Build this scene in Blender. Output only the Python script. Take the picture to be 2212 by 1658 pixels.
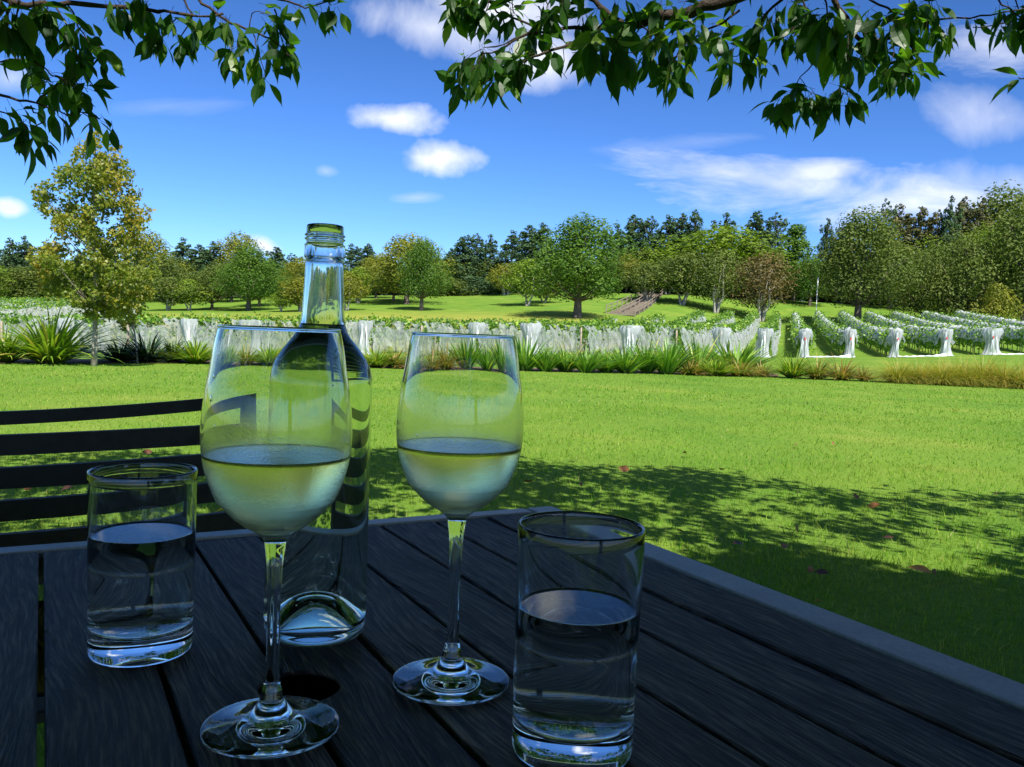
import bpy, math, random
import numpy as np
from mathutils import Vector, Matrix
rng = np.random.default_rng(7); random.seed(7)
R = math.radians
for c in list(bpy.data.objects): bpy.data.objects.remove(c)
sc = bpy.context.scene
COL = sc.collection

# ------------------------------------------------------------------ camera
CAMZ, PITCH, ROLL, F = 0.9744, 0.0595, 0.0395, 1838.0
cd = bpy.data.cameras.new('camera'); cam = bpy.data.objects.new('camera', cd); COL.objects.link(cam); sc.camera = cam
fw = Vector((0, math.cos(PITCH), -math.sin(PITCH))); up0 = Vector((0, math.sin(PITCH), math.cos(PITCH))); rt0 = Vector((1, 0, 0))
rt = rt0*math.cos(ROLL)+up0*math.sin(ROLL); up = -rt0*math.sin(ROLL)+up0*math.cos(ROLL)
M = Matrix((rt, up, -fw)).transposed().to_4x4(); M.translation = Vector((0, 0, CAMZ)); cam.matrix_world = M
cd.sensor_fit = 'HORIZONTAL'; cd.sensor_width = 36; cd.lens = 36*F/2212; cd.clip_start = 0.02; cd.clip_end = 9000
def at(px, py, Y):
    "a point at distance Y (metres along +Y) seen in direction px,py"
    d = rt*((px-1106)/F) + up*(-(py-829)/F) + fw
    return Vector((0, 0, CAMZ)) + d*(Y/d.y)
def hor(px): return 719.6+(px-1106)*0.0395

# ------------------------------------------------------------------ helpers
def tag(o, label=None, cat=None, group=None, kind=None):
    if label: o['label'] = label
    if cat: o['category'] = cat
    if group: o['group'] = group
    if kind: o['kind'] = kind
    return o
def empty(name, loc, rz=0):
    o = bpy.data.objects.new(name, None); COL.objects.link(o); o.location = loc; o.rotation_euler = (0, 0, rz); o.empty_display_size = .1; return o
def mesh(name, V, Fq, mat, smooth=False):
    "V (n,3) array, Fq list of face arrays (m,k)"
    me = bpy.data.meshes.new(name); V = np.asarray(V, dtype=np.float32)
    if not isinstance(Fq, list) or isinstance(Fq[0][0], (int, np.integer)): Fq = [Fq]
    Fq = [np.asarray(f, dtype=np.int32) for f in Fq if len(f)]
    me.vertices.add(len(V)); me.vertices.foreach_set('co', V.ravel())
    nl = sum(f.size for f in Fq); nf = sum(len(f) for f in Fq)
    me.loops.add(nl); me.loops.foreach_set('vertex_index', np.concatenate([f.ravel() for f in Fq]))
    tot = np.concatenate([np.full(len(f), f.shape[1], dtype=np.int32) for f in Fq])
    st = np.concatenate([[0], np.cumsum(tot)[:-1]]).astype(np.int32)
    me.polygons.add(nf); me.polygons.foreach_set('loop_start', st); me.polygons.foreach_set('loop_total', tot)
    me.polygons.foreach_set('use_smooth', np.full(nf, smooth))
    me.update(calc_edges=True); me.validate()
    if mat: me.materials.append(mat)
    return me
def obj(name, me, parent=None, loc=None):
    o = bpy.data.objects.new(name, me); COL.objects.link(o)
    if parent: o.parent = parent
    if loc is not None: o.location = loc
    return o
class MB:
    def __init__(s): s.v = []; s.q = []; s.t = []; s.n = 0
    def add(s, V, q=None, t=None):
        V = np.asarray(V, dtype=float); s.v.append(V)
        if q is not None and len(q): s.q.append(np.asarray(q)+s.n)
        if t is not None and len(t): s.t.append(np.asarray(t)+s.n)
        s.n += len(V)
    def box(s, c, size, ax=None, bev=0):
        "box centre c, size, optional 3x3 axes"
        h = np.array(size)/2; ax = np.eye(3) if ax is None else np.array([list(a) for a in ax])
        if bev <= 0:
            P = np.array([[x, y, z] for z in (-1, 1) for y in (-1, 1) for x in (-1, 1)])*h
            q = [[0, 2, 3, 1], [4, 5, 7, 6], [0, 1, 5, 4], [2, 6, 7, 3], [0, 4, 6, 2], [1, 3, 7, 5]]
            s.add(P@ax+np.array(c), q); return
        b = bev; ring = [(-h[0]+b, -h[1]), (h[0]-b, -h[1]), (h[0], -h[1]+b), (h[0], h[1]-b), (h[0]-b, h[1]), (-h[0]+b, h[1]), (-h[0], h[1]-b), (-h[0], -h[1]+b)]
        ringi = [(x*(h[0]-b)/h[0], y*(h[1]-b)/h[1]) for x, y in ring]
        P = []
        for z, rg in ((-h[2], ringi), (-h[2]+b, ring), (h[2]-b, ring), (h[2], ringi)): P += [[x, y, z] for x, y in rg]
        q = [[k*8+i, k*8+(i+1) % 8, k*8+8+(i+1) % 8, k*8+8+i] for k in range(3) for i in range(8)]
        base = [list(range(7, -1, -1)), list(range(24, 32))]
        n0 = s.n; s.add(np.array(P)@ax+np.array(c), q)
        s.oct = getattr(s, 'oct', []); s.oct += [[n0+i for i in f] for f in base]
    def tube(s, pts, rad, n=6, cap=True):
        pts = [np.array(p, dtype=float) for p in pts]; m = len(pts)
        if np.isscalar(rad): rad = [rad]*m
        ref = np.array([0.31, 0.22, 0.92]); P = []
        for i, p in enumerate(pts):
            d = pts[min(i+1, m-1)]-pts[max(i-1, 0)]; d /= (np.linalg.norm(d)+1e-9)
            a = np.cross(d, ref)
            if np.linalg.norm(a) < .15: a = np.cross(d, [1, 0, 0])
            a /= np.linalg.norm(a); b = np.cross(d, a)
            for k in range(n):
                t = 2*math.pi*k/n; P.append(p+rad[i]*(a*math.cos(t)+b*math.sin(t)))
        q = [[i*n+k, i*n+(k+1) % n, (i+1)*n+(k+1) % n, (i+1)*n+k] for i in range(m-1) for k in range(n)]
        t = []
        if cap:
            P.append(pts[0]); P.append(pts[-1]); a, b = m*n, m*n+1
            t = [[a, (k+1) % n, k] for k in range(n)]+[[b, (m-1)*n+k, (m-1)*n+(k+1) % n] for k in range(n)]
        s.add(P, q, t)
    def build(s, name, mat, parent=None, smooth=False, loc=None):
        return obj(name, s.me(name, mat, smooth), parent, loc)
    def me(s, name, mat, smooth=False):
        f = []
        if s.q: f.append(np.concatenate(s.q))
        if s.t: f.append(np.concatenate(s.t))
        if getattr(s, 'oct', None): f.append(np.array(s.oct))
        return mesh(name, np.concatenate(s.v), f, mat, smooth)
def lathe(prof, n=64, closed=True):
    "profile [(r,z)...] revolved; r==0 gives a pole"
    V = []; q = []; t = []; idx = []
    for r_, z in prof:
        if r_ <= 1e-9: idx.append([len(V)]); V.append((0, 0, z))
        else:
            idx.append(list(range(len(V), len(V)+n))); V += [(r_*math.cos(2*math.pi*k/n), r_*math.sin(2*math.pi*k/n), z) for k in range(n)]
    for a, b in zip(idx[:-1], idx[1:]):
        for k in range(n):
            k2 = (k+1) % n
            if len(a) == 1 and len(b) > 1: t.append([a[0], b[k2], b[k]])
            elif len(b) == 1 and len(a) > 1: t.append([a[k], a[k2], b[0]])
            elif len(a) > 1: q.append([a[k], a[k2], b[k2], b[k]])
    return np.array(V), q, t
def smooth_prof(pts, m=6):
    "Catmull-Rom through profile points"
    P = [np.array(p, float) for p in pts]; out = []
    for i in range(len(P)-1):
        p0 = P[max(i-1, 0)]; p1 = P[i]; p2 = P[i+1]; p3 = P[min(i+2, len(P)-1)]
        for k in range(m):
            t = k/m; out.append(.5*((2*p1)+(-p0+p2)*t+(2*p0-5*p1+4*p2-p3)*t*t+(-p0+3*p1-3*p2+p3)*t**3))
    out.append(P[-1]); return [(max(0, a[0]), a[1]) for a in out]

# ------------------------------------------------------------------ materials
class NT:
    def __init__(s, nt): s.t = nt
    def n(s, typ, **kw):
        nd = s.t.nodes.new(typ)
        for k, v in kw.items():
            if k == 'inp':
                for a, b in v.items():
                    if isinstance(b, bpy.types.NodeSocket): s.t.links.new(b, nd.inputs[a])
                    else: nd.inputs[a].default_value = b
            else: setattr(nd, k, v)
        return nd
    def m(s, op, a, b=None, c=None, clamp=False):
        nd = s.t.nodes.new('ShaderNodeMath'); nd.operation = op; nd.use_clamp = clamp
        for i, x in enumerate((a, b, c)):
            if x is None: continue
            if isinstance(x, bpy.types.NodeSocket): s.t.links.new(x, nd.inputs[i])
            else: nd.inputs[i].default_value = x
        return nd.outputs[0]
    def ramp(s, f, stops, interp='LINEAR'):
        nd = s.t.nodes.new('ShaderNodeValToRGB'); s.t.links.new(f, nd.inputs[0]); cr = nd.color_ramp; cr.interpolation = interp
        while len(cr.elements) < len(stops): cr.elements.new(.5)
        for e, (p, c) in zip(cr.elements, stops): e.position = p; e.color = (*c, 1) if len(c) == 3 else c
        return nd.outputs[0]
    def mix(s, f, a, b, blend='MIX'):
        nd = s.t.nodes.new('ShaderNodeMix'); nd.data_type = 'RGBA'; nd.blend_type = blend
        for i, x in ((0, f), (6, a), (7, b)):
            if isinstance(x, bpy.types.NodeSocket): s.t.links.new(x, nd.inputs[i])
            else: nd.inputs[i].default_value = x if i == 0 else (*x, 1)[:4]
        return nd.outputs[2]
def mat(name):
    m = bpy.data.materials.new(name); m.use_nodes = True; t = m.node_tree
    for x in list(t.nodes): t.nodes.remove(x)
    out = t.nodes.new('ShaderNodeOutputMaterial'); return m, NT(t), out
def leafmat(name, stops, trans=.4, rough=.45, tcol=(1.0, 1.15, .45), spec=.5, noise=0, objvar=0):
    m, t, out = mat(name)
    g = t.n('ShaderNodeNewGeometry'); f = g.outputs['Random Per Island']
    if objvar:
        oi = t.n('ShaderNodeObjectInfo'); f = t.m('ADD', t.m('MULTIPLY', f, 1-objvar), t.m('MULTIPLY', oi.outputs['Random'], objvar))
    if noise:
        tc = t.n('ShaderNodeTexCoord'); nz = t.n('ShaderNodeTexNoise', inp={'Vector': tc.outputs['Object'], 'Scale': noise, 'Detail': 2.0})
        f = t.m('ADD', t.m('MULTIPLY', f, .28), t.m('MULTIPLY', t.m('SUBTRACT', nz.outputs[0], .22), 1.15), clamp=True)
    c = t.ramp(f, stops)
    p = t.n('ShaderNodeBsdfPrincipled', inp={'Base Color': c, 'Roughness': rough, 'Specular IOR Level': spec})
    tr = t.n('ShaderNodeBsdfTranslucent', inp={'Color': t.mix(1.0, c, tcol, 'MULTIPLY')})
    mx = t.n('ShaderNodeMixShader', inp={0: trans, 1: p.outputs[0], 2: tr.outputs[0]})
    t.t.links.new(mx.outputs[0], out.inputs[0]); return m
def plainmat(name, c1, c2=None, scale=20, rough=.7, bump=0, spec=.4, stretch=(1, 1, 1)):
    m, t, out = mat(name); tc = t.n('ShaderNodeTexCoord'); mp = t.n('ShaderNodeMapping', inp={'Vector': tc.outputs['Object'], 'Scale': stretch})
    nz = t.n('ShaderNodeTexNoise', inp={'Vector': mp.outputs[0], 'Scale': scale, 'Detail': 6.0, 'Roughness': .6})
    c = t.ramp(nz.outputs[0], [(.3, c1), (.7, c2 or c1)])
    p = t.n('ShaderNodeBsdfPrincipled', inp={'Base Color': c, 'Roughness': rough, 'Specular IOR Level': spec})
    if bump:
        b = t.n('ShaderNodeBump', inp={'Height': nz.outputs[0], 'Strength': bump, 'Distance': .01}); t.t.links.new(b.outputs[0], p.inputs['Normal'])
    t.t.links.new(p.outputs[0], out.inputs[0]); return m
BARK = plainmat('bark', (.07, .055, .042), (.16, .13, .10), 14, .9, .6, stretch=(1, 1, .3))
BARKP = plainmat('pale_bark', (.30, .27, .23), (.48, .44, .38), 5, .9, .3, stretch=(1, 1, .4))
BARKD = plainmat('dark_bark', (.022, .016, .012), (.07, .05, .036), 60, .85, .8)

# ------------------------------------------------------------------ sun and sky
SAZ, SEL = R(155), R(52)
sdir = Vector((math.sin(SAZ)*math.cos(SEL), math.cos(SAZ)*math.cos(SEL), math.sin(SEL)))
sl = bpy.data.lights.new('sun', 'SUN'); sl.energy = 4.6; sl.angle = R(.5); sl.color = (1, .955, .87)
so = bpy.data.objects.new('sun', sl); COL.objects.link(so); so.rotation_euler = sdir.to_track_quat('Z', 'Y').to_euler(); so.location = sdir*30
w = bpy.data.worlds.new('World'); sc.world = w; w.use_nodes = True
for x in list(w.node_tree.nodes): w.node_tree.nodes.remove(x)
t = NT(w.node_tree)
sky = t.n('ShaderNodeTexSky', sky_type='NISHITA', sun_disc=False, sun_elevation=SEL, sun_rotation=SAZ, altitude=100, air_density=1.0, dust_density=.25, ozone_density=3.5)
sc1 = t.mix(1.0, sky.outputs[0], (.12, .12, .12), 'MULTIPLY'); gm = t.n('ShaderNodeGamma', inp={0: sc1, 1: 1.6}); hs0 = t.mix(1.0, gm.outputs[0], (9.8, 10.6, 11.6), 'MULTIPLY')
hs = t.n('ShaderNodeHueSaturation', inp={'Hue': .5, 'Saturation': 1.03, 'Value': 1.0, 'Color': hs0})
tc = t.n('ShaderNodeTexCoord'); sp = t.n('ShaderNodeSeparateXYZ', inp={0: tc.outputs['Generated']})
lowf = t.m('SUBTRACT', 1.0, t.m('DIVIDE', t.m('ABSOLUTE', sp.outputs[2]), .42), clamp=True); skc = t.mix(lowf, hs.outputs[0], t.mix(1.0, hs.outputs[0], (.60, .70, .97), 'MULTIPLY'))
yy = t.m('MAXIMUM', sp.outputs[1], .02); U = t.m('DIVIDE', sp.outputs[0], yy); Vv = t.m('DIVIDE', sp.outputs[2], yy)
cv = t.n('ShaderNodeCombineXYZ', inp={0: U, 1: Vv})
n1 = t.n('ShaderNodeTexNoise', inp={'Vector': cv.outputs[0], 'Scale': 14.0, 'Detail': 7.0, 'Roughness': .55})
n2 = t.n('ShaderNodeTexNoise', inp={'Vector': cv.outputs[0], 'Scale': 5.0, 'Detail': 6.0, 'Roughness': .6, 'Distortion': .4})
ms = t.n('ShaderNodeMapping', inp={'Vector': cv.outputs[0], 'Rotation': (0, 0, R(-12)), 'Scale': (3.0, 11.0, 1)})
n3 = t.n('ShaderNodeTexNoise', inp={'Vector': ms.outputs[0], 'Scale': 1.5, 'Detail': 7.0, 'Roughness': .62, 'Distortion': .5})
def uv(px, py):
    d = at(px, py, 1.0)-Vector((0, 0, CAMZ)); return d.x, d.z
clouds = [ # px,py,halfw,halfh,noise,edge,strength,rot,src
 (842, 256, 122, 32, 1.2, .95, .9, -3, 1), (952, 341, 104, 37, 1.2, .95, .9, 3, 1), (570, 528, 50, 24, .9, .7, .95, -20, 1),
 (20, 448, 46, 22, .8, .7, .75, 0, 1), (930, 62, 190, 72, 1.5, 1.1, .85, -12, 2), (1090, 20, 230, 80, 1.3, 1.0, .95, 0, 2), (1180, 128, 130, 70, 1.2, .9, .9, 0, 2),
 (1900, 425, 460, 76, 1.8, 1.3, .85, -3, 3), (2150, 400, 200, 60, 1.5, 1.2, .6, 0, 2), (1780, 370, 120, 40, 1.2, .9, .75, 8, 3), (2130, 95, 150, 50, 1.6, 1.3, .75, -8, 3), (2170, 255, 150, 75, 1.8, 1.4, .62, 0, 2), (360, 230, 180, 24, 1.6, 1.4, .22, 8, 3),
 (900, 428, 60, 14, 1.4, 1.2, .35, 5, 3), (706, 370, 26, 16, 1.2, 1.2, .4, 0, 1), (30, 170, 70, 40, 1.3, 1.2, .45, 0, 2), (1560, 300, 260, 20, 1.6, 1.4, .2, 8, 3)]
tot = None
for px, py, a, b, na, ed, stg, rot_, src in clouds:
    u0, v0 = uv(px, py); a /= F; b /= F; ca, sa = math.cos(R(rot_)), math.sin(R(rot_))
    du = t.m('SUBTRACT', U, u0); dv = t.m('SUBTRACT', Vv, v0)
    x_ = t.m('DIVIDE', t.m('ADD', t.m('MULTIPLY', du, ca), t.m('MULTIPLY', dv, sa)), a); y_ = t.m('DIVIDE', t.m('SUBTRACT', t.m('MULTIPLY', dv, ca), t.m('MULTIPLY', du, sa)), b)
    d2 = t.m('ADD', t.m('MULTIPLY', x_, x_), t.m('MULTIPLY', y_, y_)); d = t.m('POWER', d2, .5)
    nn = {1: n1, 2: n2, 3: n3}[src].outputs[0]
    s_ = t.m('ADD', t.m('SUBTRACT', 1.0, d), t.m('MULTIPLY', t.m('SUBTRACT', nn, .5), na*2))
    s_ = t.m('MULTIPLY', t.m('SMOOTH_MIN', t.m('DIVIDE', s_, ed, clamp=True), 1.0, .1), stg)
    tot = s_ if tot is None else t.m('MAXIMUM', tot, s_)
# clouds elsewhere (overhead and behind)
n4 = t.n('ShaderNodeTexNoise', inp={'Vector': tc.outputs['Generated'], 'Scale': 3.2, 'Detail': 7.0, 'Roughness': .58})
oth = t.m('MULTIPLY', t.m('DIVIDE', t.m('SUBTRACT', n4.outputs[0], .52), .16, clamp=True), .8)
hi = t.m('MAXIMUM', t.m('DIVIDE', t.m('SUBTRACT', Vv, .50), .25, clamp=True), t.m('LESS_THAN', sp.outputs[1], .1))
tot = t.m('MULTIPLY', tot, t.m('GREATER_THAN', sp.outputs[1], .1)); tot = t.m('MAXIMUM', tot, t.m('MULTIPLY', oth, hi))
csh = t.mix(t.m('MULTIPLY', t.m('SUBTRACT', n1.outputs[0], .3), 1.6, clamp=True), (6.2, 6.5, 7.3), (8.9, 9.0, 9.2))
colr = t.mix(tot, skc, csh)
bg = t.n('ShaderNodeBackground', inp={'Color': colr, 'Strength': .09}); ow = t.n('ShaderNodeOutputWorld'); w.node_tree.links.new(bg.outputs[0], ow.inputs[0])

# ------------------------------------------------------------------ terrain
COLS = [ # px, [(Y, pixels below the eye level line)...]
 (-900, [(15, 119), (45, 89), (80, 36), (110, 5), (130, -6), (170, -14)]),
 (0,    [(15.7, 114), (45, 88), (56, 76), (80, 38), (110, 2), (130, -8), (170, -20)]),
 (400,  [(18.8, 95), (46, 72), (57, 60), (76, 10), (100, -13), (118, -21), (138, -42), (170, -49)]),
 (900,  [(20.3, 88), (46, 58), (59, 45), (76, -1), (100, -31), (135, -66), (150, -72), (180, -70)]),
 (1250, [(22.1, 81), (50, 44), (62, 33), (79, -9), (97, -38), (130, -78), (145, -92), (180, -84)]),
 (1450, [(23, 78), (53, 38), (68, 22), (86, -13), (106, -42), (122, -68), (141, -97), (185, -84)]),
 (1660, [(24.2, 74), (56, 31), (120, -38), (132, -61), (150, -93), (190, -85)]),
 (1850, [(24, 75), (57, 24), (115, -45), (130, -66), (150, -89), (190, -84)]),
 (2212, [(23.5, 76), (62, 2), (115, -62), (130, -73), (150, -89), (190, -90)]),
 (3300, [(23.5, 76), (66, 0), (115, -62), (130, -73), (150, -89), (190, -90)])]
def _prof(pr, Y):
    ys = np.array([0, pr[0][0]]+[p[0] for p in pr[1:]]+[400, 4000.]); z = [0, 0]+[CAMZ-p[1]/F*p[0] for p in pr[1:]]
    zz = np.array(z+[z[-1]+2, z[-1]+2]); m = np.zeros(len(ys)); s = np.diff(zz)/np.diff(ys)
    for i in range(1, len(ys)-1): m[i] = 0 if s[i-1]*s[i] <= 0 else 2*s[i-1]*s[i]/(s[i-1]+s[i])
    Yc = np.clip(Y, 0, 3999.); k = np.clip(np.searchsorted(ys, Yc, side='right')-1, 0, len(ys)-2); h = ys[k+1]-ys[k]; u = (Yc-ys[k])/h
    return (2*u**3-3*u**2+1)*zz[k]+(u**3-2*u**2+u)*h*m[k]+(-2*u**3+3*u**2)*zz[k+1]+(u**3-u**2)*h*m[k+1]
def zt(X, Y):
    X = np.asarray(X, float); Y = np.asarray(Y, float); px = np.clip(1106+F*X/np.maximum(Y, 1.), -899, 3299)
    cp = np.array([c[0] for c in COLS]); Z = np.array([_prof(c[1], Y) for c in COLS])
    k = np.clip(np.searchsorted(cp, px, side='right')-1, 0, len(cp)-2); u = (px-cp[k])/(cp[k+1]-cp[k]); u = u*u*(3-2*u)*.5+u*.5
    a = np.take_along_axis(Z, k[None], 0)[0] if Z.ndim > 1 else Z[k]; b = np.take_along_axis(Z, (k+1)[None], 0)[0] if Z.ndim > 1 else Z[k+1]
    return a*(1-u)+b*u
def gz(x, y): return float(zt(np.array([x]), np.array([y]))[0])
def xy(px, Y): return (px-1106)/F*Y*1.0
def ground(px, Y):
    "a spot on the ground in direction px at distance Y"
    x = (px-1106)/F*Y
    for _ in range(3):
        z = gz(x, Y); x = at(px, hor(px)+(CAMZ-z)/Y*F, Y).x
    return Vector((x, Y, gz(x, Y)))
gx = np.concatenate([-np.geomspace(3000, 60, 18), np.linspace(-58, 58, 110), np.geomspace(60, 3000, 18)])
gy = np.concatenate([np.linspace(-60, -2, 8), np.linspace(0, 30, 46), np.linspace(31, 200, 170), np.geomspace(205, 5000, 16)])
GX, GY = np.meshgrid(gx, gy); GZ = zt(GX.ravel(), GY.ravel()); nx, ny = len(gx), len(gy)
I = np.arange(nx*ny).reshape(ny, nx); Q = np.stack([I[:-1, :-1], I[:-1, 1:], I[1:, 1:], I[1:, :-1]], -1).reshape(-1, 4)
m, t, out = mat('lawn_soil'); tc = t.n('ShaderNodeTexCoord')
a = t.n('ShaderNodeTexNoise', inp={'Vector': tc.outputs['Object'], 'Scale': .35, 'Detail': 5.0, 'Roughness': .6})
b = t.n('ShaderNodeTexNoise', inp={'Vector': tc.outputs['Object'], 'Scale': 28.0, 'Detail': 6.0, 'Roughness': .7})
mp = t.n('ShaderNodeMapping', inp={'Vector': tc.outputs['Object'], 'Scale': (.035, .12, .3)}); c_ = t.n('ShaderNodeTexNoise', inp={'Vector': mp.outputs[0], 'Scale': 1.0, 'Detail': 5.0, 'Roughness': .55})
c1 = t.ramp(a.outputs[0], [(.3, (.10, .21, .028)), (.55, (.15, .255, .034)), (.75, (.24, .30, .055))])
sep = t.n('ShaderNodeSeparateXYZ', inp={0: tc.outputs['Object']})
far = t.m('MULTIPLY', t.m('DIVIDE', t.m('SUBTRACT', sep.outputs[1], 50.0), 20.0, clamp=True), t.m('SUBTRACT', 1.0, t.m('DIVIDE', t.m('SUBTRACT', sep.outputs[1], 84.0), 26.0, clamp=True)))
far = t.m('MULTIPLY', far, t.m('SUBTRACT', 1.0, t.m('DIVIDE', t.m('SUBTRACT', sep.outputs[0], 6.0), 10.0, clamp=True)))
dry = t.m('MULTIPLY', t.m('DIVIDE', t.m('SUBTRACT', c_.outputs[0], .34), .2, clamp=True), far)
c2 = t.mix(t.m('MULTIPLY', dry, .85), c1, (.40, .34, .075))
c3 = t.mix(.55, c2, t.ramp(b.outputs[0], [(.3, (.35, .42, .3)), (.7, (1.5, 1.4, 1.3))]), 'MULTIPLY')
p = t.n('ShaderNodeBsdfPrincipled', inp={'Base Color': c3, 'Roughness': .9, 'Specular IOR Level': .05})
bp = t.n('ShaderNodeBump', inp={'Height': b.outputs[0], 'Strength': .5, 'Distance': .03}); t.t.links.new(bp.outputs[0], p.inputs['Normal']); t.t.links.new(p.outputs[0], out.inputs[0])
tag(obj('ground', mesh('ground', np.stack([GX.ravel(), GY.ravel(), GZ], 1), Q, m, True)), kind='structure')

# bed edge distance as a function of px
def bedY(px): return float(np.interp(px, [-900, 0, 400, 900, 1250, 1640, 2212, 3300], [12, 15.7, 18.8, 20.3, 22.1, 24.2, 23.5, 22]))
SOIL = plainmat('mulch', (.07, .042, .022), (.22, .14, .075), 9, .95, .8)
V = []; q = []; pxs = np.arange(-700, 1690, 20)
for i, px in enumerate(pxs):
    for j, dy in enumerate((.0, .6, 1.3, 2.0)):
        Y = bedY(px)+.45+dy+(.16*math.sin(px*.05)+.1*math.sin(px*.13))*(j in (0, 3)); x = (px-1106)/F*Y; V.append((x, Y, gz(x, Y)+.012))
    if i: q += [[(i-1)*4+j, i*4+j, i*4+j+1, (i-1)*4+j+1] for j in range(3)]
tag(obj('planting_bed', mesh('planting_bed', V, q, SOIL, True)), kind='structure')

# ------------------------------------------------------------------ grass blades (stuff)
def blades(px, py, z, h, wdt, lean, seg=2):
    n = len(px); an = rng.uniform(0, 2*math.pi, n); ca, sa = np.cos(an), np.sin(an); la = rng.uniform(0, 2*math.pi, n); lx, ly = np.cos(la)*lean*h, np.sin(la)*lean*h
    L = []
    fr = [(0, 1.), (.55, .75), (1, .0)] if seg == 2 else [(0, 1.), (1, .0)]
    for f_, w_ in fr:
        cx = px+lx*f_**2; cy = py+ly*f_**2; cz = z+h*f_*(1-.12*f_*lean)
        if w_ > 0: L += [np.stack([cx-ca*wdt*w_, cy-sa*wdt*w_, cz], 1), np.stack([cx+ca*wdt*w_, cy+sa*wdt*w_, cz], 1)]
        else: L += [np.stack([cx, cy, cz], 1)]
    k = len(L); V = np.stack(L, 1).reshape(-1, 3); b0 = np.arange(n)[:, None]*k
    if seg == 2: return V, b0+np.array([0, 1, 3, 2]), b0+np.array([2, 3, 4])
    return V, np.zeros((0, 4), int), b0+np.array([0, 1, 2])
GM = leafmat('grass_blade', [(0, (0.056, 0.172, 0.012)), (.45, (0.120, 0.298, 0.018)), (.75, (0.203, 0.370, 0.026)), (.93, (0.332, 0.417, 0.061)), (1, (0.444, 0.397, 0.196))], .34, .65, (1.15, 1.25, .3), .06)
gt = NT(GM.node_tree); rmp = [n for n in GM.node_tree.nodes if n.type == 'VALTORGB'][0]; gc = gt.n('ShaderNodeTexCoord'); gn = gt.n('ShaderNodeTexNoise', inp={'Vector': gc.outputs['Object'], 'Scale': .9, 'Detail': 4.0, 'Roughness': .65})
gf = gt.m('MULTIPLY', gt.m('DIVIDE', gt.m('SUBTRACT', gn.outputs[0], .46), .2, clamp=True), .65); users = [l.to_socket for l in rmp.outputs[0].links]; gx_ = gt.mix(gf, rmp.outputs[0], (.37, .38, .085))
for u_ in users: GM.node_tree.links.new(gx_, u_)
mb = MB()
def patchy(x, y): return .5+.5*np.sin(x*1.7+np.sin(y*1.3)*1.5)*np.sin(y*2.1+np.cos(x*.9)*2)
for Y0, Y1, dens, h0, w0, sg in ((.9, 2.2, 5200, .030, .0013, 2), (2.2, 4, 3400, .034, .0018, 2), (4, 7, 1500, .036, .0026, 1), (7, 12, 700, .030, .0045, 1), (12, 25, 220, .030, .009, 1)):
    hw = lambda Y: .72*Y+.6
    area = (hw(Y0)+hw(Y1))*(Y1-Y0); n = int(area*dens); Y = rng.uniform(Y0, Y1, n); X = rng.uniform(-1, 1, n)*hw(Y1)
    k = (np.abs(X) < hw(Y)) & (Y < np.interp(1106+F*X/Y, [-900, 0, 400, 900, 1250, 1640, 2212, 3300], [12, 15.7, 18.8, 20.3, 22.1, 24.2, 23.5, 22])+.1)
    # nothing under the table is seen
    X, Y = X[k], Y[k]; n = len(X); pt = patchy(X*.8, Y*.8)
    h = h0*rng.uniform(.45, 1.25, n)*(.75+.6*pt); tall = rng.random(n) < .012; h[tall] *= 2.0
    V_, q_, t_ = blades(X, Y, np.full(n, -.003), h, w0*rng.uniform(.6, 1.3, n), rng.uniform(.1, 1.0, n), sg); mb.add(V_, q_, t_)
tag(mb.build('grass', GM), kind='stuff', label='short green lawn grass around the table out to the planting bed', cat='grass')

# ------------------------------------------------------------------ strap-leaf plants
def clump(n, L, wdt, spread, arch, seg=6, fold=.3, jit=.2):
    mb = MB()
    for i in range(n):
        az = random.uniform(0, 2*math.pi); inc = spread*math.sqrt(random.random())*1.0; l = L*random.uniform(.55, 1.1); r0 = random.uniform(0, .12*L)
        bx, by = r0*math.cos(az+random.uniform(-.6, .6)), r0*math.sin(az); d = np.array([math.sin(inc)*math.cos(az), math.sin(inc)*math.sin(az), math.cos(inc)]); p = np.array([bx, by, 0.])
        side = np.array([-math.sin(az), math.cos(az), 0]); tw = random.uniform(-.5, .5); P = []
        drp = arch*random.uniform(.5, 1.4)
        for s in range(seg+1):
            u = s/seg; wd = wdt*(1-u**2.2)*min(1, .5+u*3)*.5+.0004; sd = side*math.cos(tw*u)+np.cross(d, side)*math.sin(tw*u); P += [p-sd*wd, p+sd*wd]
            d = d+np.array([math.cos(az)*.05*drp, math.sin(az)*.05*drp, -drp*.42*u]); d /= np.linalg.norm(d); p = p+d*l/seg
            if p[2] < .02: p[2] = .02
        mb.add(P, [[2*s, 2*s+1, 2*s+3, 2*s+2] for s in range(seg)])
    return mb
FLAX = leafmat('flax_leaf', [(0, (0.067, 0.170, 0.023)), (.5, (0.142, 0.302, 0.038)), (.85, (0.283, 0.471, 0.057)), (1, (0.660, 0.603, 0.151))], .3, .4)
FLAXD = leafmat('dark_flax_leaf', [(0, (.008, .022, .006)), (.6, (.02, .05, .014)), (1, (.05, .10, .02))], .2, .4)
LILY = leafmat('lily_leaf', [(0, (.10, .21, .015)), (.5, (.20, .34, .03)), (.85, (.36, .45, .05)), (1, (.55, .42, .09))], .35, .4)
BRNZ = leafmat('bronze_leaf', [(0, (0.082, 0.138, 0.020)), (.35, (0.197, 0.265, 0.035)), (.65, (0.418, 0.310, 0.070)), (1, (0.522, 0.253, 0.080))], .3, .45)
TUS = leafmat('tussock_leaf', [(0, (0.138, 0.213, 0.025)), (.4, (0.300, 0.338, 0.044)), (.8, (0.525, 0.425, 0.075)), (1, (0.688, 0.450, 0.112))], .35, .5)
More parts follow.
